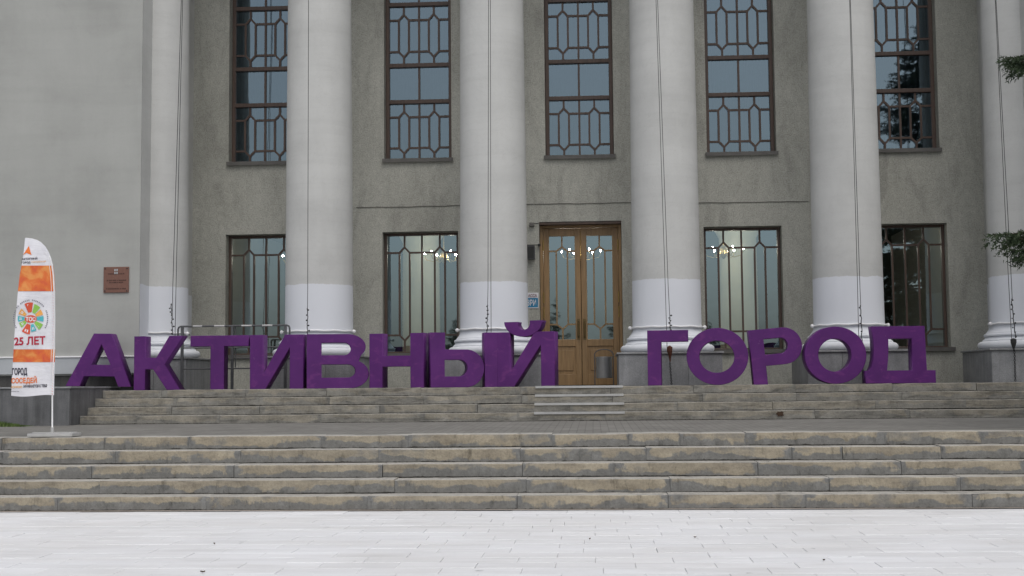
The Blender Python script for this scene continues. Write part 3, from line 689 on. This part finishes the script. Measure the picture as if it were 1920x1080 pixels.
for px in (341.5, 435.5, 535):
    mb = MB(); x = rp(px, 660).x; mb.box(x - .022, x + .022, -.022, .022, 0, z_t - .01); mb.box(x - .06, x + .06, -.06, .06, .001, .010); mb.build('post', M['steel'], ra)
for py in (651.5, 691):
    mb = MB(); mb.tube([(rp(341.5, py).x, .0, rp(440, py).z), (rp(535, py).x, .0, rp(440, py).z)], .013, 8); mb.build('rail', M['steel'], ra)
mb = MB(); mb.tube([(rp(440.5, 611).x, .03, z_t), (rp(440.5, 689).x, .03, rp(440, 689).z)], .012, 8); mb.tube([(rp(340, 675).x + 1.0, .04, rp(440, 672).z), (rp(535, 670).x, .04, rp(440, 672).z)], .011, 8); mb.build('brace', M['steel'], ra)

# ------------------------------------------------------------------ wires hanging in front of the columns
def wire_set(label, lines, lumps=None, tail=None, hook=None):
    b0 = at(lines[0][-1][0], lines[0][-1][1], 23.0); r0 = empty('hanging_wire', (b0.x, 23.0, b0.z)); tag(r0, label, 'wire', 'wires hanging before the columns')
    for L in lines:
        pts = [at(x, y, 23.0 if y > 0 else 23.0) for x, y in L]
        d = (pts[0] - pts[1]); pts.insert(0, pts[0] + d * ((12.4 - pts[0].z) / max(d.z, .1)))
        mb = MB(); mb.tube([p - r0.location for p in pts], .0055, 6); mb.build('cable', M['wire'], r0)
    if lumps:
        (xa, ya), (xb, yb) = lumps; mb = MB(); n = 26; P = [at(xa + (xb - xa) * i / n + random.gauss(0, .5), ya + (yb - ya) * i / n, 22.98) - r0.location for i in range(n + 1)]
        mb.tube(P, .008, 6)
        for i in range(1, n, 3): mb.blob(P[i] + Vector((random.choice((-1, 1)) * random.uniform(.005, .03), 0, 0)), (random.uniform(.010, .020), .015, random.uniform(.010, .018)))
        mb.build('knotted_end', M['wire'], r0)
    if hook:
        x, ya, yb = hook; a, b = at(x, ya, 22.98) - r0.location, at(x + 1, yb, 22.98) - r0.location
        mb = MB(); mb.tube([a, a.lerp(b, .1), a.lerp(b, .35), a.lerp(b, .8), b], [.012, .05, .048, .018, .012], 10); mb.build('tensioner', M['rust'] if 'chain' in label else M['wire'], r0)
    if tail:
        (xa, ya), (xb, yb) = tail; a, b = at(xa, ya, 22.96), at(xb, yb, 22.96); b.z = Z9 + .02; mb = MB(); n = 16
        for i in range(n):
            c = a.lerp(b, (i + .5) / n) - r0.location; hl = (a - b).length / n * .62; t = Vector((.014, 0, 0)) if i % 2 else Vector((0, .014, 0))
            ring = [c + t * math.cos(q) + Vector((0, 0, hl * math.sin(q))) for q in [2 * math.pi * j / 8 for j in range(9)]]
            mb.tube(ring, .006, 5, cap=False)
        mb.build('chain', M['wire'], r0)
wire_set('pair of dark wires hanging before the leftmost column beside the wing', [[(340, 0), (324, 540), (323, 600)], [(342.5, 0), (330, 540), (328, 640)]], ((321, 569), (323.5, 628)))
wire_set('single dark wire hanging before the column behind the letters И and В', [[(578.5, 0), (577, 540), (576.5, 585)]], ((576.5, 578), (576, 662)))
wire_set('pair of dark wires hanging before the column left of the door', [[(916, 0), (915, 540), (914, 580)], [(919.5, 0), (920.5, 540), (921, 640)]], ((915, 572), (912.8, 636)))
wire_set('pair of dark wires with rusty tensioner and chain right of the door', [[(1230, 0), (1247.5, 540), (1251, 660)], [(1233, 0), (1253, 540), (1256, 595)]], ((1256, 590), (1256.8, 630)), ((1256, 678), (1259, 716)), (1255.5, 648, 678))
wire_set('pair of dark wires hanging before the column behind the second О', [[(1593, 0), (1608, 540), (1610.5, 660)], [(1594.5, 0), (1612.5, 540), (1614, 575)]], ((1613.5, 572), (1618, 700)))
wire_set('pair of dark wires before the rightmost column ending in a grey tensioner', [[(1866, 0), (1889.6, 500), (1897, 640)], [(1867.5, 0), (1895, 500), (1898, 562)]], ((1896.5, 560), (1904.5, 634)), ((1902, 655), (1903.8, 712)), (1900, 634, 658))

# ------------------------------------------------------------------ bin, plaque, notice, boxes by the door
p = at(1133, 716, 25.2); bn = empty('litter_bin', (p.x, 25.2, Z9)); tag(bn, 'small round steel litter bin in a hoop frame before the door', 'bin')
s1 = lambda py: at(1133, py, 25.2).z - Z9
mb = MB(); mb.lathe([(.02, s1(709)), (.150, s1(709)), (.158, s1(707)), (.158, s1(672)), (.165, s1(671)), (.165, s1(669)), (.145, s1(669)), (.140, s1(675)), (.02, s1(700))], 0, 0, 40); smooth_by_angle(mb.build('bucket', M['bright'], bn))
mb = MB(); R = .178; top = s1(655)
mb.tube([(-R, 0, .004), (-R, 0, top - .10)] + [(R * math.cos(math.radians(a)), 0, top - .10 + .10 * math.sin(math.radians(a))) for a in range(165, 0, -15)] + [(R, 0, top - .10), (R, 0, .004)], .010, 8)
mb.tube([(-R, -.13, .012), (-R, .13, .012)], .012, 8); mb.tube([(R, -.13, .012), (R, .13, .012)], .012, 8); mb.tube([(-R, 0, s1(690)), (R, 0, s1(690))], .006, 6); mb.build('hoop_frame', M['steel'], bn)

a, b = at(195.5, 501, WY), at(242, 548.5, WY); W, H = b.x - a.x, a.z - b.z
pq = empty('memorial_plaque', (a.x, WY - .001, b.z)); tag(pq, 'square red-brown stone plaque on the pale wing wall', 'plaque')
mb = MB(); mb.box(0, W, -.03, -.004, 0, H); bevel(mb.build('slab', M['plaque'], pq), .006)
mb = MB()
for x in (.03, W - .03):
    for z in (.03, H - .03): mb.blob((x, -.033, z), .012)
mb.build('fixing_studs', M['wire'], pq)
mb = MB()
for dx in (-1, 1):
    for dz in (-1, 1): mb.box(W / 2 + dx * .019 - .013, W / 2 + dx * .019 + .013, -.038, -.031, H - .085 + dz * .026 - .019, H - .085 + dz * .026 + .019)
bevel(mb.build('emblem', M['silver'], pq), .004)
for zf, wd, n in ((.73, .62, 1), (.475, .74, 1), (.395, .55, 1), (.15, .78, 1)):
    mb = MB(); x = W * (.5 - wd / 2)
    while x < W * (.5 + wd / 2):
        l = random.uniform(.014, .028); mb.box(x, x + l, -.0325, -.031, H * zf - .011, H * zf + .011); x += l + random.choice((.005, .005, .014))
    mb.build('text_line', M['plaqtext'], pq)

def text_parts(body, bold=0.0):
    cu = bpy.data.curves.new('t', 'FONT'); cu.body = body; cu.size = 1.0; cu.offset = bold; cu.resolution_u = 4
    t = bpy.data.objects.new('t', cu); COL.objects.link(t); bpy.context.view_layer.update()
    me = bpy.data.meshes.new_from_object(t.evaluated_get(bpy.context.evaluated_depsgraph_get()))
    V = np.array([v.co[:] for v in me.vertices]); F = [tuple(p.vertices) for p in me.polygons]
    bpy.data.objects.remove(t); bpy.data.curves.remove(cu); bpy.data.meshes.remove(me)
    return V[:, :2] - V[:, :2].min(0), F

def flat(name, col, rough=.7): return m_simple(name, col, rough, 0, .06, 9)
P_ = dict(blue=flat('print_blue', lin(45, 125, 165)), red=flat('print_red', lin(176, 38, 62)), dark=flat('print_dark', lin(48, 46, 62)), orange=flat('print_orange', lin(224, 118, 52)),
          rust=flat('print_rust', lin(206, 84, 58)), green=flat('print_green', lin(140, 190, 84)), teal=flat('print_teal', lin(78, 176, 186)), sand=flat('print_sand', lin(226, 164, 84)), white=flat('print_white', (.72, .72, .74, 1)), slate=flat('print_slate', lin(120, 120, 132)), maroon=flat('print_maroon', lin(110, 50, 70)))
a, b = at(984, 549, YW), at(1010, 578, YW); nt_ = empty('notice', (a.x, YW - .001, b.z)); tag(nt_, 'small white and blue notice on the stucco left of the door', 'notice'); W, H = b.x - a.x, a.z - b.z
mb = MB(); mb.box(0, W, -.014, -.003, 0, H); mb.build('board', P_['white'], nt_)
mb = MB(); mb.box(.012, W - .012, -.017, -.0145, .02, H * .66); mb.build('blue_field', P_['blue'], nt_)
for body, x0, z0, w_, h_, mt in (('КАССА', .03, H * .71, W - .06, H * .2, 'maroon'), ('ЗРИ', .04, H * .16, W - .09, H * .40, 'white')):
    V, F = text_parts(body, .02); s = V.max(0); mb = MB(); mb.v = [(x0 + x / s[0] * w_, -.0185, z0 + y / s[1] * h_) for x, y in V]; mb.f = F; mb.m = [0] * len(F); mb.build('lettering', P_[mt], nt_)
a, b = at(984, 461, YW - .1), at(1003, 486, YW - .1); ws = empty('wall_loudspeaker', (a.x, YW - .001, b.z)); tag(ws, 'dark grey box loudspeaker on the wall left of the door', 'loudspeaker')
mb = MB(); mb.box(0, b.x - a.x, -.16, -.03, 0, a.z - b.z); bevel(mb.build('cabinet', M['steel'], ws), .008)
mb = MB(); mb.box(.015, b.x - a.x - .015, -.165, -.161, .02, a.z - b.z - .02); mb.build('grille', M['wire'], ws)
mb = MB(); mb.tube([(-.05, -.05, a.z - b.z + .02), (.30, -.05, a.z - b.z + .02)], .010, 6); mb.box(.26, .31, -.07, -.0, a.z - b.z, a.z - b.z + .04); mb.box(.06, .10, -.06, -.001, .05, a.z - b.z + .02); mb.build('bracket', M['wire'], ws)
a, b = at(992.5, 417.5, YW - .08), at(1001.5, 424, YW - .08); cb = empty('junction_box', (a.x, YW - .001, b.z)); tag(cb, 'tiny pale junction box with a rod at the upper left corner of the doorway', 'box')
mb = MB(); mb.box(0, b.x - a.x, -.10, -.001, 0, a.z - b.z); bevel(mb.build('housing', M['sill'], cb), .006)
mb = MB(); mb.tube([(b.x - a.x, -.05, .05), (b.x - a.x + .09, -.05, .055)], .010, 6); mb.build('rod', M['wire'], cb)

# ------------------------------------------------------------------ feather flag
FY = 16.62
ff = empty('feather_flag', (at(98, 818, FY).x, FY, Z5 + .002)); tag(ff, 'white and orange printed feather flag on a flat base at the left', 'flag')
fo = ff.location
def wob(px, py):
    t = (px - 20) / 85
    return .035 * math.sin(py * .019 + t * 2.2) * (1 - t) + .022 * math.sin(t * 5 + py * .006) + .008 * math.sin(py * .085 + t * 4) * (1 - t * .7) - .05 * (1 - t)
def cloth(px, py, lift=0.0): return at(px, py, FY + wob(px, py) - lift) - fo
LE = [(446, 47), (462, 45.5), (480, 43.5), (497, 40.5), (515, 37), (550, 33.2), (600, 29), (640, 26.3), (680, 24), (712, 22.2), (742, 21)]
RE = [(446, 49), (447.5, 60), (450, 70), (455, 78), (462, 85), (471, 90.5), (482, 95.5), (497, 99.5), (515, 102), (545, 103.6), (600, 104), (660, 103.3), (700, 102), (741, 101.2)]
def interp(T, y):
    for (a, xa), (b, xb) in zip(T, T[1:]):
        if y <= b: return xa + (xb - xa) * (y - a) / (b - a)
    return T[-1][1]
cm = MB(); NY, NX = 110, 16
rows = [446 + (742 - 446) * (i / NY) ** 1.0 for i in range(NY + 1)]
for y in rows:
    l, r = interp(LE, y), interp(RE, y)
    for k in range(NX + 1):
        px = l + (r - l) * k / NX; cm.v.append(tuple(cloth(px, y + 1.6 * math.sin(k * .35) * (y > 735), 0)))
for i in range(NY):
    for k in range(NX): q = i * (NX + 1) + k; cm.f.append((q, q + NX + 1, q + NX + 2, q + 1)); cm.m.append(0)
m, nt, bb = new_mat('flag_fabric', .8, .2); 
lk(nt, ramp(nt, noise(nt, coords(nt), 6, 4), [(.3, (.66, .66, .70, 1)), (.7, (.76, .76, .79, 1))]), bb.inputs['Base Color']); bump(nt, bb, noise(nt, coords(nt, 'world', (1, 1, 3)), 5, 4), .35, .03)
ban = cm.build('banner', m, ff, True)
m, nt, bb = new_mat('orange_print', .8, .2)
lk(nt, ramp(nt, noise(nt, coords(nt), 8, 4, .5, .6), [(.32, lin(200, 88, 66)), (.48, lin(212, 112, 62)), (.66, lin(218, 146, 84))]), bb.inputs['Base Color'])
def band(name, y0, y1, ma, l=None, r=None, lift=.004, n=14):
    mb = MB(); ny = max(2, int((y1 - y0) / 2.7)); 
    for i in range(ny + 1):
        y = y0 + (y1 - y0) * i / ny; a = interp(LE, y) if l is None else l(y); b = interp(RE, y) if r is None else r(y)
        for k in range(n + 1): mb.v.append(tuple(cloth(a + (b - a) * k / n, y, lift)))
    for i in range(ny):
        for k in range(n): q = i * (n + 1) + k; mb.f.append((q, q + n + 1, q + n + 2, q + 1)); mb.m.append(0)
    return mb.build(name, ma, ban, True)
band('orange_band', 498, 546, m); band('orange_band', 655, 679, m)
band('sleeve', 470, 741, M['white'], lambda y: interp(RE, y) - 7.5, lambda y: interp(RE, y) - 6.6, .006, 2)
sl = MB()
for y in range(552, 738, 5): sl.v += [tuple(cloth(interp(RE, y + q) - 6 + 4 * (q > 1), y + q, .006)) for q in (0, 1.5, 3.2)]; n = len(sl.v); sl.f.append((n - 3, n - 2, n - 1)); sl.m.append(0)
sl.build('stitching', flat('print_pink', lin(226, 168, 170)), ban)
def flag_text(body, x0, x1, y0, y1, mt, bold=.02, slant=0.0):
    V, F = text_parts(body, bold); s = V.max(0); mb = MB(); mb.v = [tuple(cloth(x0 + x / s[0] * (x1 - x0), y1 - y / s[1] * (y1 - y0) + slant * x / s[0], .0065)) for x, y in V]
    mb.f = F; mb.m = [0] * len(F); mb.build('lettering', P_[mt], ban)
flag_text('АКТИВНЫЙ', 40.5, 70, 483, 488, 'dark', .03, -1.5); flag_text('ГОРОД', 40, 57, 490.5, 495, 'dark', .03, -.6); flag_text('ГОРОДСКОЙ', 59, 86, 489.5, 493, 'sand', .02, -1)
flag_text('25 ЛЕТ', 26.5, 85, 632, 648, 'red', .03, -2); flag_text('ГОРОД', 22.5, 51, 690, 706, 'dark', .035, -.5); flag_text('СОСЕДЕЙ', 21.5, 69, 706, 721, 'orange', .03, -1)
flag_text('КОМФОРТ', 21.5, 42, 723.5, 728, 'sand', .03); flag_text('НАЧИНАЕТСЯ С ТЕБЯ', 44, 88, 721.5, 727, 'dark', .04, -1); flag_text('АКТИВНЫЙ ГОРОД', 21.5, 36, 733, 735, 'dark')
mb = MB()
mb.face([tuple(cloth(x, y, .006)) for x, y in ((43, 478.5), (54, 461), (49, 474))]); mb.face([tuple(cloth(x, y, .006)) for x, y in ((54, 461), (59, 478), (49, 474))]); mb.build('logo', P_['orange'], ban)
# round emblem: ring of lettering, coloured wedges, a heart-like middle with the word
cx, cy = 57.5, 597.0
def wedge(a0, a1, r0, r1, mt, nm='emblem_wedge'):
    mb = MB(); n = 5
    for i in range(n + 1):
        a = math.radians(a0 + (a1 - a0) * i / n)
        for r in (r0, r1): mb.v.append(tuple(cloth(cx + r * .93 * math.sin(a), cy - r * math.cos(a), .006)))
    for i in range(n): mb.f.append((2 * i, 2 * i + 2, 2 * i + 3, 2 * i + 1)); mb.m.append(0)
    mb.build(nm, P_[mt], ban)
for a, hw, r1, mt in ((-8, 17, 30, 'rust'), (30, 14, 28, 'green'), (62, 12, 26, 'sand'), (92, 12, 26, 'teal'), (128, 14, 27, 'green'), (165, 13, 25, 'teal'), (200, 17, 30, 'rust'), (238, 12, 25, 'green'), (268, 12, 26, 'teal'), (302, 13, 26, 'sand')):
    wedge(a - hw, a + hw, 11.5, r1, mt)
    wedge(a - hw * .45, a - hw * .1, r1 - 8, r1 - 3, 'white', 'emblem_window'); wedge(a + hw * .15, a + hw * .5, r1 - 8, r1 - 3, 'white', 'emblem_window')
mb = MB(); mb.face([tuple(cloth(cx + 11.5 * math.cos(q), cy + 1 + 7.2 * math.sin(q), .0062)) for q in [2 * math.pi * j / 20 for j in range(20)]]); mb.build('emblem_core', P_['rust'], ban)
flag_text('ТОС', cx - 9.5, cx + 9.5, cy - 3, cy + 5.5, 'white', .035)
for a in range(-120, 121, 6):
    if abs(a) < 4 or random.random() < .12: continue
    wedge(a - 1.6, a + 1.6, 33, 35.4, 'slate', 'emblem_letter')
# pole: up the right edge, bending over the top
pb = MB(); pts = [at(98, 815, FY)] + [at(interp(RE, y) - 2.0 + (0 if y < 700 else -1), y, FY + .012) for y in (741, 700, 660, 600, 545, 515, 497, 482, 471, 462, 455)] + [at(69, 450.5, FY + .012), at(60, 448, FY + .012), at(49, 446.6, FY + .012)]
pb.tube([q - fo for q in pts], [.011] * 8 + [.009] * 4 + [.006] * 3, 8); pb.build('pole', M['white'], ff, True)
mb = MB(); x0, x1 = at(54, 818, FY - .1).x - fo.x, at(138, 818, FY - .1).x - fo.x; mb.box(x0, x1, -.16, .16, .002, .045); mb.box(x0 + .01, x1 - .01, -.04, .04, .046, .058); mb.lathe([(.02, .058), (.02, .12), (.013, .12)], 0, 0, 12)
bevel(mb.build('base', m_simple('base_metal', (.42, .42, .41, 1), .6, 0, .1), ff), .006)

# ------------------------------------------------------------------ chandeliers in the hall
for i, x in enumerate([at(q, 490, 28.3).x for q in (566, 832, 1090, 1357, 1612)]):
    ch = empty('chandelier', (x, 28.3, 4.98)); tag(ch, ('lit chandelier in the hall, seen through the ' + ('leftmost lower window', 'lower window left of the door', 'door panes', 'lower window right of the door', 'rightmost lower window')[i]), 'chandelier', 'chandeliers in the hall')
    mb = MB(); mb.tube([(0, 0, 0), (0, 0, -.75)], .014, 8); mb.lathe([(.02, -.62), (.07, -.68), (.09, -.78), (.05, -.86), (.01, -.9)], 0, 0, 16); mb.build('stem', M['gilt'], ch)
    for k in range(6):
        a = 2 * math.pi * k / 6 + i; c, s = math.cos(a), math.sin(a)
        mb = MB(); mb.tube([(.06 * c, .06 * s, -.78), (.22 * c, .22 * s, -.86), (.38 * c, .38 * s, -.82), (.42 * c, .42 * s, -.74)], .010, 6); am = mb.build('arm', M['gilt'], ch)
        mb = MB(); mb.blob((.42 * c, .42 * s, -.68), (.016, .016, .022)); mb.build('bulb', M['bulb'], am, True)

# ------------------------------------------------------------------ grass at the foot of the cheek wall
gx0, gx1 = at(-60, 800, 20.5).x, at(52, 800, 20.5).x
n = 2600; X = RNG.uniform(gx0, gx1, n); Yg = 20.66 - np.abs(RNG.normal(0, .13, n)); edge = np.clip((gx1 - X) / .5, 0.15, 1); hh = RNG.uniform(.03, .11, n) * edge
gv = np.zeros((n, 3, 3)); th = RNG.uniform(0, 6.28, n); zb = ZL - .005 + 0 * X
gv[:, 0] = np.stack([X - .006 * np.cos(th), Yg - .006 * np.sin(th), zb], 1); gv[:, 1] = np.stack([X + .006 * np.cos(th), Yg + .006 * np.sin(th), zb], 1)
gv[:, 2] = np.stack([X + RNG.normal(0, .025, n), Yg + RNG.normal(0, .025, n), zb + hh], 1)
def np_mesh(name, V, F, mats, mi=None):
    me = bpy.data.meshes.new(name); k = F.shape[1]; me.vertices.add(len(V)); me.vertices.foreach_set('co', V.astype(np.float32).ravel())
    me.loops.add(F.size); me.loops.foreach_set('vertex_index', F.astype(np.int32).ravel()); me.polygons.add(len(F)); me.polygons.foreach_set('loop_start', (np.arange(len(F)) * k).astype(np.int32))
    for q in mats: me.materials.append(q)
    if mi is not None: me.polygons.foreach_set('material_index', mi.astype(np.int32))
    me.update(calc_edges=True); return me
def m_leaf(name, c0, c1):
    m, nt, b = new_mat(name, .6, .3); lk(nt, ramp(nt, noise(nt, coords(nt), 5, 4), [(.3, c0), (.7, c1)]), b.inputs['Base Color']); return m
grs = link('grass', np_mesh('grass', gv.reshape(-1, 3), np.arange(n * 3).reshape(-1, 3), [m_leaf('grass_blade', (.06, .10, .02, 1), (.13, .19, .05, 1))]))
kind(grs, 'stuff'); grs['label'] = 'tuft of green grass at the foot of the cheek wall'

# ------------------------------------------------------------------ spruces
NEEDLE = m_leaf('spruce_needles', (.022, .040, .020, 1), (.055, .080, .036, 1))
def spruce(H, Rb, nbr, seed, forced=(), origin=None):
    rg = np.random.default_rng(seed); twigs = []; limbs = MB(); V = []
    def branch(z0, az, L, rise, droop, dens=1.0, tip=None):
        d = np.array([math.cos(az), math.sin(az), 0.0]); n = max(6, int(L / .12)); t = np.linspace(0, 1, n)
        P = np.outer(t * L, d); P[:, 2] = z0 + L * (rise * t - droop * t ** 2 + .10 * t ** 4)
        if tip is not None:
            e = np.array(tip); P = P + np.outer(t ** 1.5, e - P[-1])
        limbs.tube([tuple(p) for p in P], [max(.004, .03 * (1 - q) * L / 2.5 + .004) for q in t], 5, cap=False)
        side = np.array([-d[1], d[0], 0])
        step = .055 / dens; s = (.12 if dens == 1 else .35) * L
        while s < L:
            f = s / L; k = f * (n - 1); i = int(min(k, n - 2)); p = P[i] + (P[i + 1] - P[i]) * (k - i); tang = P[i + 1] - P[i]; tang /= np.linalg.norm(tang)
            for sg in (-1, 1):
                ln = (.14 + .52 * (1 - f) ** (.8 if dens == 1 else .55) * min(1, L / 2)) * rg.uniform(.6, 1.15); dr = tang * rg.uniform(.6, 1.0) + side * sg * rg.uniform(.55, .95) + np.array([0, 0, rg.uniform(-.9, .12)])
                twigs.append((p, dr / np.linalg.norm(dr), ln))
                if ln > .22:
                    for q in (.35, .6, .8):
                        d2 = dr / np.linalg.norm(dr) + tang * .5 + np.array([rg.normal(0, .35), rg.normal(0, .35), rg.uniform(-.6, .0)]); twigs.append((p + dr / np.linalg.norm(dr) * ln * q, d2 / np.linalg.norm(d2), ln * .42))
            s += step * rg.uniform(.7, 1.3)
        twigs.append((P[-2], (P[-1] - P[-2]) / np.linalg.norm(P[-1] - P[-2]), .16))
    z = .10 * H; k = 0
    lv = nbr // 6
    for i in range(lv):
        f = (i + .5) / lv; z = H * (.07 + .90 * f ** .92); R = Rb * (1 - f) ** .8 * rg.uniform(.8, 1.05) + .12
        for j in range(6):
            az = j * math.pi / 3 + i * .5 + rg.normal(0, .4); L = R * rg.uniform(.75, 1.1)
            if origin is not None:
                tip = (origin[0] + math.cos(az) * (L + .25), origin[1] + math.sin(az) * (L + .25), origin[2] + z)
                if proj(tip)[0] < 1990 and tip[1] < 25: continue
            branch(z + rg.uniform(-.32, .32), az, L, .22 - .25 * (1 - f) , .22 * (1 - f) + .05)
    for (tx, ty, tz), zz in forced:
        az = math.atan2(ty, tx); L = math.hypot(tx, ty); branch(zz, az, L, .05, .12, 1.5, (tx, ty, tz))
    limbs.tube([(0, 0, 0), (0, 0, H * .5), (0, 0, H)], [.02 * H + .02, .012 * H, .01], 10)
    P0 = np.array([t[0] for t in twigs]); D = np.array([t[1] for t in twigs]); Ln = np.array([t[2] for t in twigs])
    cnt = np.maximum(6, (Ln / .0115).astype(int)); idx = np.repeat(np.arange(len(twigs)), cnt); N = len(idx)
    u = rg.uniform(0, 1, N); base = P0[idx] + D[idx] * (Ln[idx] * u)[:, None]
    rnd = rg.normal(0, 1, (N, 3)); rnd -= D[idx] * (rnd * D[idx]).sum(1)[:, None]; rnd /= np.linalg.norm(rnd, axis=1)[:, None]
    nd_ = D[idx] * .75 + rnd * .8 + np.array([0, 0, .10]); nd_ /= np.linalg.norm(nd_, axis=1)[:, None]
    wd = np.cross(nd_, rg.normal(0, 1, (N, 3))); wd /= np.linalg.norm(wd, axis=1)[:, None]
    ln = rg.uniform(.028, .050, N)[:, None]; w_ = .0075
    A = base - wd * w_; Bq = base + wd * w_; C = base + nd_ * ln + wd * w_ * .3; Dq = base + nd_ * ln - wd * w_ * .3
    V = np.stack([A, Bq, C, Dq], 1).reshape(-1, 3); F = np.arange(len(V)).reshape(-1, 4)
    return limbs.mesh('trunk', M['bark'], True), np_mesh('crown', V, F, [NEEDLE])
TP = Vector((9.25, 16.7, .84))
forced = []
for (px, py), zz in (((1861, 441), 3.5), ((1886, 110), 5.9), ((1884, 452), 3.55), ((1899, 470), 3.35), ((1900, 128), 5.7), ((1893, 118), 5.75), ((1908, 482), 3.2)):
    q = at(px, py, 16.55); forced.append(((q.x - TP.x, q.y - TP.y, q.z - TP.z), zz - .84 + .25))
tr, cr = spruce(10.5, 3.3, 228, 3, forced, TP)
def plant(loc, label, s=1.0, rz=0.0, t=tr, c=cr):
    r = empty('spruce_tree', loc); r.scale = (s, s, s); r.rotation_euler = (0, 0, rz); tag(r, label, 'tree', 'spruce trees'); link('trunk', t, r); link('crown', c, r)
plant(TP, 'dark green spruce whose branch tips reach in at the right edge')
tr2, cr2 = spruce(8.0, 2.4, 108, 11)
for k, (x, y, s) in enumerate(((-17, -30, .9), (-8.5, -32, .8), (-2.5, -36, .95), (6.5, -30, 1.05), (3.2, -44, 1.2), (15, -28, 1.3), (-26, -28, 1.0), (13.0, 8.0, 1.25))):
    plant((x, y, -.02), ('tall spruce far left behind the viewer, mirrored in the panes', 'low spruce mirrored in the lower window left of the door', 'spruce mirrored near the middle panes', 'spruce mirrored in the right leaf of the door', 'distant spruce mirrored in the door glass',
          'spruce mirrored in the lower window right of the door', 'tallest spruce far left mirrored in the leftmost window', 'spruce mirrored in the rightmost windows')[k], s, k * 1.3, tr2, cr2)

# ------------------------------------------------------------------ a few dry leaves blown onto the paving
lf_m = m_simple('dry_leaf', (.085, .06, .035, 1), .8, 0, .3, 40)
for k, (px, py, where) in enumerate(((380, 1074, 'largest, below the flag at the bottom edge'), (402, 1021, 'below the letter К'), (1106, 1012, 'in line with the door'), (1303, 1009, 'below the letter О beside Г'), (1545, 1052, 'farthest to the right'))):
    d = CW + CR * (px - 960) / CAM_F - CU * (py - 540) / CAM_F; t = (CP[2] - .004) / -d[2]; q = CP + d * t
    L_ = random.uniform(.022, .035) * (1.8 if k == 0 else 1); mb = MB(); n = 6
    for i in range(n + 1):
        u = i / n; wd = L_ * .42 * math.sin(math.pi * min(.97, max(.03, u))); zc_ = .006 + .012 * abs(u - .5)
        mb.v += [(L_ * (u - .5), -wd, zc_ + .010), (L_ * (u - .5), 0, zc_), (L_ * (u - .5), wd, zc_ + .008)]
    for i in range(n):
        for j in (0, 1): a = i * 3 + j; mb.f.append((a, a + 3, a + 4, a + 1)); mb.m.append(0)
    o = mb.build('fallen_leaf', lf_m, None, loc=(q[0], q[1], .001)); o.rotation_euler = (0, 0, random.uniform(0, 6.28))
    tag(o, 'small dry brown leaf on the white paving, ' + where, 'leaf', 'dry leaves on the white paving')
